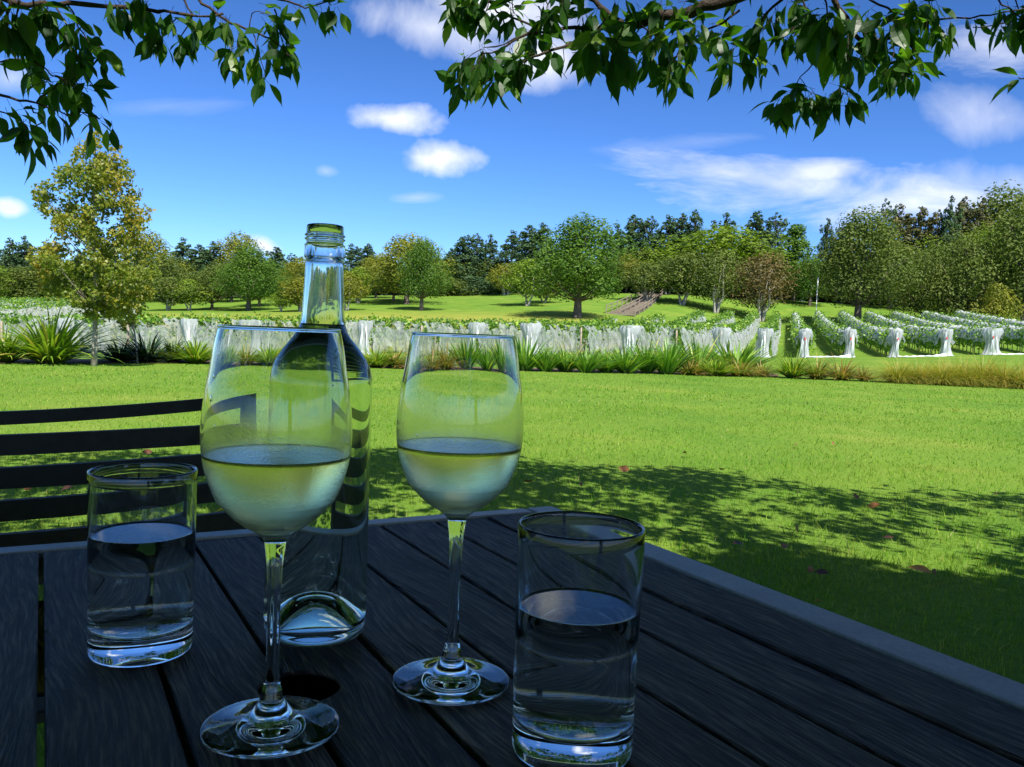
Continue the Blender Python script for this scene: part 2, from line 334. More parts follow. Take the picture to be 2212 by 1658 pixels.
ARCH = {'flax': (clump(170, .95, .036, .85, .4).me('flax', FLAX), .80), 'flax_b': (clump(150, .95, .04, .7, .3).me('flax_b', FLAX), .85),
        'dark': (clump(240, .9, .034, 1.15, .75).me('dark', FLAXD), .55), 'lily': (clump(300, .95, .036, 1.1, .7).me('lily', LILY), .62),
        'bronze': (clump(240, .75, .024, 1.25, .7).me('bronze', BRNZ), .42), 'tus': (clump(1500, .8, .006, 1.25, 1.1, 5).me('tus', TUS), .40)}
# px, offset behind lawn edge, height px, width px, kind, label
CL = [(110, .9, 88, 190, 'lily', 'largest bright green strap-leaved clump, left of the young maple trunk'), (12, 1.1, 56, 130, 'lily', 'bright strap-leaved clump cut by the left edge of the picture'),
 (258, 1.2, 38, 110, 'dark', 'dark green clump just right of the maple trunk'), (318, 1.0, 50, 130, 'dark', 'dark green clump in the middle of the dark three'), (372, 1.4, 40, 90, 'dark', 'dark green clump touching the yellow-green lily clump'),
 (422, .7, 44, 100, 'lily', 'yellow-green clump left of the front wine glass rim'), (505, .9, 34, 90, 'bronze', 'bronze clump seen through the left of the front wine glass'), (575, .7, 36, 110, 'lily', 'yellow-green clump seen through the front wine glass'), (640, .8, 34, 80, 'lily', 'yellow-green clump behind the bottle shoulder'),
 (738, .9, 32, 90, 'bronze', 'bronze clump directly behind the wine bottle'), (812, .8, 36, 90, 'lily', 'yellow-green clump just right of the wine bottle'), (852, 1.0, 34, 80, 'bronze', 'low bronze clump left of the rear wine glass'),
 (905, .7, 40, 90, 'bronze', 'bronze clump behind the left side of the rear wine glass'), (952, .9, 48, 90, 'bronze', 'taller bronze clump seen through the rear wine glass'), (1010, 1.0, 62, 80, 'flax_b', 'tall upright flax seen through the middle of the rear wine glass'), (1072, .8, 50, 80, 'flax', 'flax seen through the right side of the rear wine glass'),
 (1132, 1.0, 66, 84, 'flax_b', 'tall flax just right of the rear wine glass'), (1178, .7, 46, 84, 'flax', 'second flax right of the rear wine glass'), (1222, .9, 48, 84, 'flax', 'flax in front of the broad oak, left of its trunk'), (1265, .7, 46, 84, 'flax', 'flax in front of the broad oak, right of its trunk'),
 (1308, 1.0, 46, 84, 'flax', 'flax standing below the foot of the wooden steps'), (1352, .8, 52, 90, 'flax_b', 'flax standing below the top of the wooden steps'), (1398, .9, 60, 90, 'flax', 'flax right of the wooden steps'), (1440, .8, 66, 90, 'flax_b', 'tall dark flax near the end of the hedge'),
 (1505, 1.9, 66, 110, 'flax', 'tall flax behind the bronze clumps, left one of the last pair'), (1590, 1.9, 62, 120, 'flax_b', 'last tall flax before the grass alley between the vines'),
 (1490, .4, 32, 80, 'bronze', 'low bronze clump at the left end of the front row'), (1545, .4, 34, 80, 'lily', 'low green clump between bronze ones in the front row'), (1600, .4, 32, 85, 'bronze', 'low bronze clump in front of the last tall flax'), (1645, .5, 28, 60, 'bronze', 'small bronze clump at the right end of the flax row'),
 (1712, .5, 44, 80, 'lily', 'rounded green clump, left of the four standing alone'), (1765, .4, 40, 75, 'bronze', 'bronze clump, second of the four standing alone'), (1818, .3, 42, 85, 'bronze', 'bronze clump, third of the four standing alone'), (1864, .2, 28, 50, 'bronze', 'small bronze clump, rightmost of the four standing alone')]
TL = ['golden tussock at the left end of the tussock row', 'golden tussock second from the left end', 'golden tussock third from the left end', 'golden tussock in the middle of the row', 'green tinted tussock, tallest of the row', 'golden tussock second from the right', 'golden tussock cut by the right edge of the picture', 'golden tussock filling in behind the middle of the row']
for i, (px, hp) in enumerate(((1938, 40), (1985, 38), (2035, 42), (2085, 42), (2122, 52), (2168, 46), (2208, 44), (2060, 40))): CL.append((px, .3+.5*(i == 7), hp, 95, 'tus', TL[i]))
KN = {'flax': 'flax_bush', 'flax_b': 'flax_bush', 'dark': 'flax_bush', 'lily': 'lily_plant', 'bronze': 'flax_bush', 'tus': 'tussock_grass'}
BND = {}
for px, off, hp, wp, k, lab in CL:
    Y = bedY(px)+off*1.1-.35+random.uniform(-.1, .25); me, h0 = ARCH[k]; g = ground(px, Y); o = obj(KN[k], me, loc=g)
    if me.name not in BND:
        a = np.zeros(len(me.vertices)*3, dtype=np.float32); me.vertices.foreach_get('co', a); a = a.reshape(-1, 3); BND[me.name] = (float(np.percentile(a[:, 2], 98.5)), 2*float(np.percentile(np.abs(a[:, 0]), 96)))
    h0, w0 = BND[me.name]; s = 1.1*hp/F*Y/h0; sw = 1.4*wp/F*Y/w0
    o.scale = (sw, sw, s); o.rotation_euler = (0, 0, random.uniform(0, 6.28)); tag(o, lab, 'plant', 'strap-leaved plants along the lawn edge' if k != 'tus' else 'tussocks along the lawn edge')

# ------------------------------------------------------------------ background trees
def leaf_cloud(C, Rr, n, size, outward=.95, squash=1.0, shell=.55, lean=(1.0, 1.0)):
    "n leaf quads round the lobes C (k,3) with radii Rr"
    k = rng.choice(len(C), n, p=Rr**2/np.sum(Rr**2)); d = rng.normal(size=(n, 3)); d /= np.linalg.norm(d, axis=1)[:, None]
    rr = Rr[k]*(shell+(1-shell)*rng.random(n)**.5)*rng.uniform(.85, 1.15, n); P = C[k]+d*rr[:, None]*np.array([1, 1, squash])
    nr = d*outward+rng.normal(size=(n, 3))*.38; nr[:, 2] += .25; nr /= np.linalg.norm(nr, axis=1)[:, None]
    a = np.cross(nr, rng.normal(size=(n, 3))); a /= np.linalg.norm(a, axis=1)[:, None]; b = np.cross(nr, a)
    s = size*rng.uniform(.55, 1.35, n)[:, None]
    V = np.stack([P-a*s*lean[0], P-b*s*.55*lean[1]+nr*s*.12, P+a*s*lean[0], P+b*s*.55*lean[1]+nr*s*.12], 1).reshape(-1, 3)
    return V, np.arange(4*n).reshape(-1, 4)
def broad(h, wd, trunk_h, n=3600, leaf=.20, nl=26, top=.75, seed=0, conic=0.):
    global rng; rng = np.random.default_rng(seed); random.seed(seed)
    H = h-trunk_h; C = []; Rr = []
    for i in range(nl):
        u = (i+.5)/nl; an = i*2.4+rng.uniform(-.4, .4); prof = math.sin(math.pi*min(1, (u*.92+.10)))**.6*(1-conic*u)
        rad = wd/2*prof*rng.uniform(.35, .82); C.append((rad*math.cos(an), rad*math.sin(an), trunk_h+H*(.10+.76*u)+rng.uniform(-.05, .05)*H)); Rr.append(wd*rng.uniform(.11, .19)*(1-.35*conic*u))
    for i in range(5): C.append((rng.uniform(-.1, .1)*wd, rng.uniform(-.1, .1)*wd, trunk_h+H*(.2+.15*i))); Rr.append(wd*.20*(1-conic*i/6))
    C = np.array(C); Rr = np.array(Rr); V, q = leaf_cloud(C, Rr, n, leaf); return C, V, q
def limbs(C, base_r, trunk_h, h, stems=1, seed=0):
    random.seed(seed); mb = MB()
    for s in range(stems):
        a = random.uniform(0, 6.28); off = .0 if stems == 1 else .35*base_r*3; lx, ly = math.cos(a+s*2.1)*off, math.sin(a+s*2.1)*off
        sp_ = 0 if stems == 1 else h*.07
        tx, ty = math.cos(a+s*2.1)*sp_, math.sin(a+s*2.1)*sp_
        r_ = base_r/(stems**.4)
        mb.tube([(lx*.5, ly*.5, -.3), (lx, ly, .15), (lx+tx*.3, ly+ty*.3, trunk_h*.6), (lx+tx, ly+ty, trunk_h*1.15), (tx*1.3, ty*1.3, trunk_h+(h-trunk_h)*.45), (tx*1.3, ty*1.3, trunk_h+(h-trunk_h)*.8)], [r_*1.35, r_, r_*.8, r_*.7, r_*.4, r_*.12], 7)
    for c in C[::2]:
        z0 = max(trunk_h*.8, c[2]-math.hypot(c[0], c[1])*.9-.3*h*.2); mb.tube([(0, 0, z0*.95), (c[0]*.5, c[1]*.5, (z0+c[2])/2-.03*h), tuple(c)], [base_r*.33, base_r*.2, base_r*.06], 5)
    return mb
LM = {'green': leafmat('oak_leaf', [(0, (0.051, 0.117, 0.016)), (.5, (0.095, 0.187, 0.022)), (1, (0.183, 0.275, 0.032))], .3, .5, spec=.2, noise=.35, objvar=.0),
 'dgreen': leafmat('conifer_leaf', [(0, (0.029, 0.069, 0.030)), (.5, (0.062, 0.117, 0.043)), (1, (0.120, 0.182, 0.059))], .15, .55, spec=.2, noise=.3),
 'olive': leafmat('olive_leaf', [(0, (0.059, 0.097, 0.019)), (.5, (0.124, 0.171, 0.030)), (1, (0.238, 0.243, 0.048))], .28, .5, spec=.2, noise=.35),
 'yellow': leafmat('yellowing_leaf', [(0, (0.108, 0.135, 0.020)), (.5, (0.230, 0.250, 0.030)), (1, (0.432, 0.338, 0.041))], .35, .5, spec=.2, noise=.3),
 'lime': leafmat('lime_leaf', [(0, (0.091, 0.162, 0.019)), (.5, (0.183, 0.275, 0.027)), (1, (0.348, 0.405, 0.041))], .35, .5, spec=.2, noise=.35),
 'brown': leafmat('russet_leaf', [(0, (0.083, 0.088, 0.025)), (.5, (0.155, 0.125, 0.041)), (1, (0.262, 0.147, 0.057))], .25, .55, spec=.2, noise=.35),
 'bronze': leafmat('bronze_conifer_leaf', [(0, (0.048, 0.064, 0.022)), (.5, (0.112, 0.112, 0.035)), (1, (0.224, 0.160, 0.056))], .15, .55, spec=.2, noise=.3)}
SH = {}
def shape(kind, mk, var):
    key = (kind, mk, var)
    if key in SH: return SH[key]
    sd = var*17+{'round': 1, 'oak': 2, 'small': 3, 'con': 4, 'vase': 5, 'spread': 6, 'cone': 7, 'hedge': 8}[kind]
    # unit trees are 10 m tall
    bark = BARK; st = 1
    if kind == 'round': C, V, q = broad(10, 8.6, 1.7, 7500, .145, 34, seed=sd)
    elif kind == 'oak': C, V, q = broad(10, 8.8, 1.7, 15000, .11, 48, seed=sd, conic=.3)
    elif kind == 'small': C, V, q = broad(10, 9.5, 2.4, 4200, .21, 20, seed=sd); st = 3; bark = BARKP
    elif kind == 'vase': C, V, q = broad(10, 10.5, 2.4, 6500, .16, 28, seed=sd); st = 4; bark = BARKP
    elif kind == 'spread': C, V, q = broad(10, 14, .5, 14000, .14, 52, seed=sd)
    elif kind == 'hedge': C, V, q = broad(10, 14, .2, 4200, .3, 30, seed=sd)
    elif kind == 'cone': C, V, q = broad(10, 5.6, .8, 6000, .14, 36, seed=sd, conic=.75)
    elif kind == 'con': # tall shelterbelt conifer with uneven whorls
        global rng; rng = np.random.default_rng(sd); C = []; Rr = []
        for i in range(60):
            u = i/60; an = i*2.4; rad = (1-u)**.75*2.5*rng.uniform(.3, 1.0)+.05; C.append((rad*math.cos(an), rad*math.sin(an), .7+9.0*u+rng.uniform(-.2, .2))); Rr.append((1.2-1.0*u)*rng.uniform(.6, 1.1))
        for i in range(5): C.append((rng.uniform(-1.2, 1.2), rng.uniform(-.8, .8), rng.uniform(7.4, 9.3))); Rr.append(.22); C.append((C[-1][0]*.9, C[-1][1]*.9, C[-1][2]-.5)); Rr.append(.42)
        C = np.array(C); Rr = np.array(Rr); V, q = leaf_cloud(C, Rr, 9000, .14, squash=.9, shell=.3)
    crown = mesh('crown', V, q, LM[mk]); br = {'oak': .30, 'round': .26, 'small': .30, 'vase': .34, 'con': .2, 'spread': .35, 'cone': .2, 'hedge': .2}[kind]
    tr = limbs(C, br, {'round': 1.9, 'oak': 2.0, 'small': 2.2, 'vase': 2.2, 'con': .8, 'spread': 1.6, 'cone': 1.0, 'hedge': .4}[kind], 10, st, sd).me('trunk', bark, True)
    hz = float(np.percentile(V[:, 2], 99.7)); SH[key] = (crown, tr, 2*float(np.percentile(np.abs(V[:, 0]), 97)), hz); return SH[key]
T = [ # px, Y, top py, half width px, kind, material, label
 (22, 150, 521, 34, 'con', 'dgreen', 'dark conifer at the far left edge of the skyline'), (52, 152, 515, 30, 'con', 'dgreen', 'dark pointed conifer left of the young maple'), (100, 150, 528, 36, 'con', 'dgreen', 'dark conifer partly hidden behind the young maple'),
 (45, 126, 578, 66, 'round', 'olive', 'rounded olive tree below the leftmost conifers'), (-30, 124, 570, 60, 'round', 'lime', 'light green tree cut by the left edge of the picture'), (110, 128, 572, 56, 'round', 'olive', 'olive tree behind the left half of the maple crown'), (170, 130, 575, 60, 'round', 'green', 'green tree directly behind the maple trunk'), (240, 130, 560, 60, 'round', 'olive', 'olive tree behind the right half of the maple crown'),
 (312, 140, 500, 50, 'round', 'yellow', 'tall yellowing round tree just right of the maple crown'), (354, 136, 548, 46, 'round', 'olive', 'olive tree between the yellowing tree and a conifer'), (393, 150, 518, 34, 'con', 'dgreen', 'dark conifer above the three small trees on the left lawn'), (430, 152, 533, 34, 'con', 'dgreen', 'dark conifer, shorter right neighbour of the first on the left lawn'), (460, 150, 527, 36, 'con', 'dgreen', 'dark conifer left of the light cone-shaped tree'),
 (362, 116, 600, 38, 'small', 'olive', 'small multi-stemmed tree, left of three on the left lawn'), (410, 117, 604, 34, 'small', 'lime', 'small light multi-stemmed tree, middle of three on the left lawn'), (458, 119, 574, 44, 'round', 'olive', 'rounded olive tree, right of three on the left lawn'), (500, 134, 560, 44, 'round', 'olive', 'olive tree filling the gap beside the light cone-shaped tree'),
 (537, 114, 528, 56, 'oak', 'green', 'full green cone-shaped tree left of the bottle neck'), (560, 124, 560, 40, 'round', 'green', 'green tree tucked behind the full cone-shaped one'), (514, 150, 503, 44, 'round', 'yellow', 'tall yellowing tree topping the cone-shaped green one'), (596, 152, 538, 30, 'con', 'dgreen', 'dark conifer under the small white cloud'), (628, 152, 552, 28, 'con', 'dgreen', 'short dark conifer left of the bottle mouth'),
 (610, 108, 628, 24, 'small', 'lime', 'smallest lawn tree, left of the bottle neck'), (648, 108, 600, 38, 'small', 'yellow', 'small yellowing tree touching the bottle neck'), (646, 140, 556, 44, 'round', 'yellow', 'yellowing tree behind the bottle neck'), (700, 138, 560, 46, 'round', 'olive', 'olive tree straight behind the bottle neck'),
 (750, 108, 588, 32, 'small', 'yellow', 'small yellowing tree just right of the bottle neck'), (772, 124, 578, 34, 'small', 'lime', 'light multi-stemmed tree behind the small yellowing one'), (756, 152, 531, 30, 'con', 'dgreen', 'dark conifer right of the bottle mouth'), (792, 152, 531, 30, 'con', 'dgreen', 'dark conifer between the bottle mouth and the golden tree'),
 (812, 136, 549, 40, 'round', 'yellow', 'low golden tree left of the big golden one'), (878, 120, 508, 68, 'round', 'yellow', 'big golden round-headed tree between bottle and rear glass'), (910, 108, 516, 44, 'oak', 'green', 'green tree standing in front of the big golden one'), (850, 128, 575, 40, 'round', 'olive', 'olive tree in the shade left of the golden tree'),
 (972, 150, 540, 30, 'con', 'dgreen', 'dark conifer right of the big golden tree'), (996, 152, 515, 32, 'con', 'dgreen', 'dark conifer above the rear wine glass, left of a pair'), (1026, 152, 510, 32, 'con', 'dgreen', 'dark conifer above the rear wine glass, right of a pair'), (1055, 154, 511, 28, 'con', 'dgreen', 'slim dark conifer beside the pale gap in the skyline'),
 (975, 146, 592, 50, 'hedge', 'olive', 'clipped-looking shrub at the foot of the conifers, left one'), (1045, 147, 590, 55, 'hedge', 'dgreen', 'dark shrub at the foot of the conifers, right one'),
 (1103, 150, 502, 36, 'con', 'dgreen', 'dark conifer right of the pale gap in the skyline'), (1140, 152, 492, 40, 'con', 'dgreen', 'dark conifer second left of the oak'), (1168, 153, 488, 36, 'con', 'dgreen', 'dark conifer touching the oak crown on its left'),
 (1092, 140, 570, 30, 'small', 'yellow', 'small yellowing tree at the top of the lawn'), (1138, 116, 560, 42, 'small', 'lime', 'light multi-stemmed tree left of the oak'), (1174, 122, 592, 30, 'small', 'yellow', 'small yellowing tree touching the oak on its left'),
 (1247, 97, 466, 90, 'oak', 'green', 'largest green oak in the middle of the picture'), (1325, 145, 560, 40, 'round', 'olive', 'olive tree behind the right side of the oak'), (1352, 146, 550, 34, 'round', 'yellow', 'orange tinged tree above the wooden steps'),
 (1328, 156, 490, 34, 'con', 'dgreen', 'dark conifer just right of the oak top'), (1362, 156, 470, 38, 'con', 'dgreen', 'dark conifer above the wooden steps'), (1400, 156, 474, 36, 'con', 'dgreen', 'dark conifer second right of the steps'), (1436, 156, 470, 38, 'con', 'dgreen', 'dark conifer in the middle of the shelterbelt'), (1466, 156, 468, 36, 'con', 'dgreen', 'dark conifer left of the tallest shelterbelt pair'), (1495, 156, 461, 34, 'con', 'dgreen', 'tall dark conifer with a sharp tip in the shelterbelt'), (1560, 158, 466, 38, 'con', 'dgreen', 'dark conifer behind the big light green tree'), (1625, 156, 462, 36, 'con', 'dgreen', 'bluish dark conifer right of the light green tree'), (1667, 156, 468, 34, 'con', 'dgreen', 'bluish dark conifer above the russet tree'),
 (1400, 128, 565, 42, 'small', 'olive', 'small pale-trunked tree in front of the steps'), (1440, 138, 560, 40, 'small', 'olive', 'small tree behind the pale-trunked one by the steps'), (1472, 126, 546, 46, 'small', 'olive', 'pale-trunked tree right of the steps'), (1545, 124, 538, 54, 'vase', 'olive', 'pale-trunked tree left of the russet one'), (1555, 148, 492, 92, 'round', 'lime', 'big light green tree rising behind the pale-trunked ones'), (1490, 147, 545, 50, 'round', 'olive', 'olive tree filling in left of the light green tree'), (1630, 148, 520, 50, 'round', 'olive', 'olive tree filling in right of the light green tree'),
 (1642, 124, 545, 62, 'vase', 'brown', 'russet wide tree with white stems'), (1713, 150, 486, 34, 'cone', 'green', 'dark green pyramid-shaped tree above the goal post'), (1749, 142, 556, 42, 'round', 'green', 'green round tree left of the tall white pole'), (1779, 156, 478, 18, 'con', 'dgreen', 'thin open conifer above the white pole'), (1812, 154, 492, 34, 'con', 'bronze', 'bronze conifer left of the tall twin-trunked tree'),
 (1852, 118, 453, 82, 'oak', 'olive', 'tall grey-green tree with twin trunks right of the pole'), (1921, 142, 520, 50, 'round', 'olive', 'olive tree between the twin-trunked tree and the dark wood'),
 (1900, 152, 440, 26, 'con', 'dgreen', 'slim conifer topping the twin-trunked tree'), (1932, 154, 448, 36, 'con', 'bronze', 'bronze conifer second right of the twin-trunked tree'), (1978, 154, 455, 42, 'con', 'bronze', 'broad bronze conifer in the right wood'), (2016, 154, 462, 34, 'con', 'bronze', 'lower bronze conifer in the right wood'), (2040, 152, 432, 28, 'con', 'dgreen', 'sharp green conifer tip in the right wood'), (2066, 154, 434, 30, 'con', 'bronze', 'bronze conifer beside the sharp green tip'), (2104, 152, 444, 50, 'con', 'bronze', 'wide bronze conifer under the domed tree'),
 (2150, 160, 402, 74, 'round', 'olive', 'high domed grey-green tree on the right skyline'), (2230, 158, 410, 70, 'round', 'olive', 'domed tree cut by the right edge on the skyline'), (2120, 136, 482, 60, 'round', 'lime', 'light green tree top in the right wood'), (2078, 121, 497, 96, 'spread', 'olive', 'wide low spreading tree at the right vineyard edge'), (1990, 124, 545, 60, 'spread', 'olive', 'low spreading tree reaching over the lawn on the right'), (2205, 116, 440, 84, 'round', 'olive', 'tall olive tree at the right edge of the picture'), (2151, 113, 590, 36, 'hedge', 'yellow', 'small orange tinged bush below the right wood'), (2250, 122, 520, 80, 'spread', 'olive', 'spreading tree half outside the right edge')]
for i_ in range(24):  # shrubs added to stand for the dark understory shade between trunks
    px_ = -60+i_*101+[0, 18, -14][i_ % 3]
    nb = [x[6] for x in sorted(T[:80], key=lambda q: abs(q[0]-px_)) if x[4] != 'hedge'][0]
    T.append((px_, 163 if px_ > 350 else 150, float(np.interp(px_, [0, 900, 1250, 2212], [622, 590, 580, 585]))-9*(i_ % 3), 84, 'hedge', ['dgreen', 'olive', 'green'][i_ % 3], ' '.join(('shady undergrowth shrub beneath the '+nb).split()[:15])))
for i_ in range(17):
    px_ = 30+i_*131+[0, 23, -17][i_ % 3]
    if abs(px_-1760) < 50: continue
    nb = [x[6] for x in sorted([q for q in T if q[4] == 'con'], key=lambda q: abs(q[0]-px_))][0]
    T.append((px_, 155, float(np.interp(px_, [0, 600, 1000, 1300, 1700, 2212], [548, 560, 548, 528, 528, 490]))+9*(i_ % 3), 70, 'round', ['olive', 'green', 'olive', 'lime'][i_ % 4], ' '.join(('rounded tree filling in before the '+nb).split()[:15])))
TREEDATA = {'con': 'conifer_tree', 'cone': 'conifer_tree', 'hedge': 'shrub', 'oak': 'broadleaf_tree', 'round': 'broadleaf_tree', 'small': 'small_tree', 'vase': 'small_tree', 'spread': 'broadleaf_tree'}
for i, (px, Y, top, hw, kind, mk, lab) in enumerate(T):
    crown, tr, w0, h0 = shape(kind, mk, i % 3 if kind in ('con', 'round') else i % 2); g = ground(px, Y); ztop = at(px, top, Y).z; h = ztop-g.z
    if h < 1: h = 1
    s = h/h0; sw = 2*hw*(1.6 if kind == 'con' else 1.2)/F*Y/w0; rt_ = empty(TREEDATA[kind], g, random.uniform(0, 6.28)); rt_.scale = (sw, sw, s)
    obj('crown', crown, rt_); obj('trunk', tr, rt_)
    if kind == 'hedge': rt_.location.z -= h*.22
    tag(rt_, lab, 'shrub' if kind == 'hedge' else 'tree', {'con': 'shelterbelt conifers', 'small': 'small lawn trees', 'vase': 'small lawn trees'}.get(kind, 'trees around the far lawn'))

# ------------------------------------------------------------------ young maple in the bed, and the sapling
rng = np.random.default_rng(3); random.seed(3)
MAPLE = leafmat('maple_leaf', [(0, (0.076, 0.128, 0.017)), (.35, (0.171, 0.230, 0.023)), (.62, (0.323, 0.298, 0.029)), (.82, (0.512, 0.289, 0.032)), (1, (0.613, 0.204, 0.043))], .4, .45, noise=.8)
SAPL = leafmat('sapling_leaf', [(0, (.12, .18, .02)), (.5, (.26, .33, .03)), (1, (.42, .40, .05))], .45, .45)
def tree_from_px(name, bpx, Y, baseoff, outline, n, size, mt, lab, seed, trunk_top, tr_r, bark):
    "outline: (py, left px, right px) rows of the crown"
    global rng; rng = np.random.default_rng(seed); random.seed(seed)
    g = ground(bpx, Y); root = empty(name, g); C = []; Rr = []
    ys = [o[0] for o in outline]
    for py in np.arange(ys[0], ys[-1], 9.):
        l = np.interp(py, ys, [o[1] for o in outline])+7; r_ = np.interp(py, ys, [o[2] for o in outline])-8; wv = (r_-l)/F*Y; nn = max(1, int(wv/.28))
        for k in range(nn*2):
            u = random.random(); c = at(l+(r_-l)*u, py+random.uniform(-8, 8), Y); half = wv/2*math.sqrt(max(0, 1-(2*u-1)**2)); c = c+Vector((0, random.uniform(-half, half), 0))
            if random.random() < .22: continue
            C.append(tuple(c-g)); Rr.append(random.uniform(.09, .21)*min(1, .45+wv/2.2))
    C = np.array(C); Rr = np.array(Rr); k = rng.choice(len(C), n, p=Rr**2/np.sum(Rr**2)); d = rng.normal(size=(n, 3)); d /= np.linalg.norm(d, axis=1)[:, None]
    P = C[k]+d*(Rr[k]*rng.random(n)**.4)[:, None]; nr = d*.3+rng.normal(size=(n, 3))*.6+np.array([0, -.1, .35]); nr /= np.linalg.norm(nr, axis=1)[:, None]
    a = np.cross(nr, rng.normal(size=(n, 3))); a /= np.linalg.norm(a, axis=1)[:, None]; b = np.cross(nr, a); s = (size*rng.uniform(.6, 1.25, n))[:, None]
    # five-lobed leaf, 8 vertices
    lob = [(0, -.25), (.55, -.35), (.42, .02), (.62, .30), (.22, .38), (0, .85), (-.22, .38), (-.62, .30), (-.42, .02), (-.55, -.35)]
    V = np.stack([P+a*s*x+b*s*y+nr*s*(-.25*abs(x)) for x, y in lob], 1).reshape(-1, 3); b0 = np.arange(n)[:, None]*10
    q = np.concatenate([b0+np.array([0, 1, 2, 8]), b0+np.array([0, 8, 9, 9])*1])
    q = b0+np.array([8, 0, 1, 2]); tr_ = np.concatenate([b0+np.array(x) for x in ([8, 9, 0], [2, 3, 4], [6, 7, 8], [4, 5, 6])]); q2 = b0+np.array([2, 4, 6, 8])
    obj('crown', mesh('crown', V, [np.concatenate([q, q2]), tr_], mt), root)
    mb = MB(); tt = at(*trunk_top, Y)-g; b1 = Vector((0, 0, 0)); pts = [b1+(tt-b1)*u+Vector((math.sin(u*7)*.02, 0, 0)) for u in np.linspace(-.02, 1, 12)]
    mb.tube([tuple(p) for p in pts], [tr_r*(1-.93*u)*(1.3 if u < .05 else 1) for u in np.linspace(0, 1, 12)], 8)
    for c in C[rng.choice(len(C), min(len(C), 70), replace=False)]:
        z0 = max(tt.z*.26, c[2]-math.hypot(c[0], c[1])*1.1-.1); u = z0/tt.z; 
        if u > .97: continue
        p0 = np.array(tt)*u; mb.tube([p0, (p0+c)/2+np.array([0, 0, -.03]), c], [tr_r*.3*(1-u)+.004, .006, .003], 4)
    obj('trunk', mb.me('trunk', bark, True), root); tag(root, lab, 'tree'); return root
MB_ = plainmat('mottled_bark', (.14, .11, .08), (.45, .40, .33), 9, .9, .4)  # bark with irregular dark and pale blotches
tree_from_px('maple_tree', 203, 16.7, 0, [(288, 196, 222), (305, 165, 242), (330, 150, 268), (365, 135, 280), (395, 112, 285), (420, 95, 300), (455, 86, 320), (490, 98, 318), (510, 135, 296), (530, 110, 318), (555, 80, 338), (590, 76, 345), (620, 90, 338), (645, 118, 322), (668, 165, 310), (690, 225, 300)], 17500, .055, MAPLE,
             'young autumn-tinted maple, tallest thing at the left edge of the lawn', 5, (206, 300), .055, MB_)
tree_from_px('sapling', 296, 18.6, 0, [(598, 262, 312), (620, 240, 328), (645, 232, 322), (665, 225, 300), (690, 228, 292), (715, 262, 300)], 1500, .06, SAPL, 'yellow-green sapling with a thin pale trunk, right of the young maple', 9, (280, 612), .025, BARKP)

# ------------------------------------------------------------------ vine rows with bird nets
VINE = leafmat('vine_leaf', [(0, (0.063, 0.154, 0.017)), (.5, (0.133, 0.280, 0.028)), (.85, (0.266, 0.448, 0.042)), (1, (0.476, 0.588, 0.084))], .4, .45)
m, t, out = mat('bird_net'); tc = t.n('ShaderNodeTexCoord')
nmp = t.n('ShaderNodeMapping', inp={'Vector': tc.outputs['Object'], 'Scale': (1.5, 1.5, .55)}); nz = t.n('ShaderNodeTexNoise', inp={'Vector': nmp.outputs[0], 'Scale': 1.1, 'Distortion': .8, 'Detail': 5.0, 'Roughness': .65})
df = t.n('ShaderNodeBsdfDiffuse', inp={'Color': (.62, .65, .67, 1)}); tl = t.n('ShaderNodeBsdfTranslucent', inp={'Color': (.7, .73, .74, 1)}); ms_ = t.n('ShaderNodeMixShader', inp={0: .3, 1: df.outputs[0], 2: tl.outputs[0]})
tp = t.n('ShaderNodeBsdfTransparent'); lw = t.n('ShaderNodeLayerWeight', inp={'Blend': .35})
al = t.m('ADD', t.m('MULTIPLY', t.m('DIVIDE', t.m('SUBTRACT', nz.outputs[0], .36), .34, clamp=True), .40), t.m('MULTIPLY', lw.outputs['Facing'], .12), clamp=True)
mx = t.n('ShaderNodeMixShader', inp={0: t.m('ADD', al, .20, clamp=True), 1: tp.outputs[0], 2: ms_.outputs[0]}); t.t.links.new(mx.outputs[0], out.inputs[0]); NET = m
NETE = m.copy(); NETE.name = 'bird_net_end'
for nd in NETE.node_tree.nodes:
    if nd.type == 'MATH' and nd.operation == 'ADD' and abs(nd.inputs[1].default_value-.20) < 1e-4: nd.inputs[1].default_value = .55
m, t, out = mat('gathered_net'); p = t.n('ShaderNodeBsdfPrincipled', inp={'Base Color': (.82, .83, .84, 1), 'Roughness': .9}); t.t.links.new(p.outputs[0], out.inputs[0]); NETW = m
POST = plainmat('trellis_post', (.25, .19, .14), (.42, .34, .27), 10, .9, .3)
RED = plainmat('red_tag', (.55, .07, .04), None, 4, .6)
HS = 1.06
DV = np.array([.302, .953])/np.hypot(.302, .953); PV = np.array([DV[1], -DV[0]])
def fnoise(n, k, amp):
    x = np.arange(n); r_ = np.zeros(n)
    for _ in range(5): f_ = rng.uniform(.5, 1.6)/k; r_ += np.sin(x*f_*2*math.pi+rng.uniform(0, 6.28))
    return r_*amp/2.2
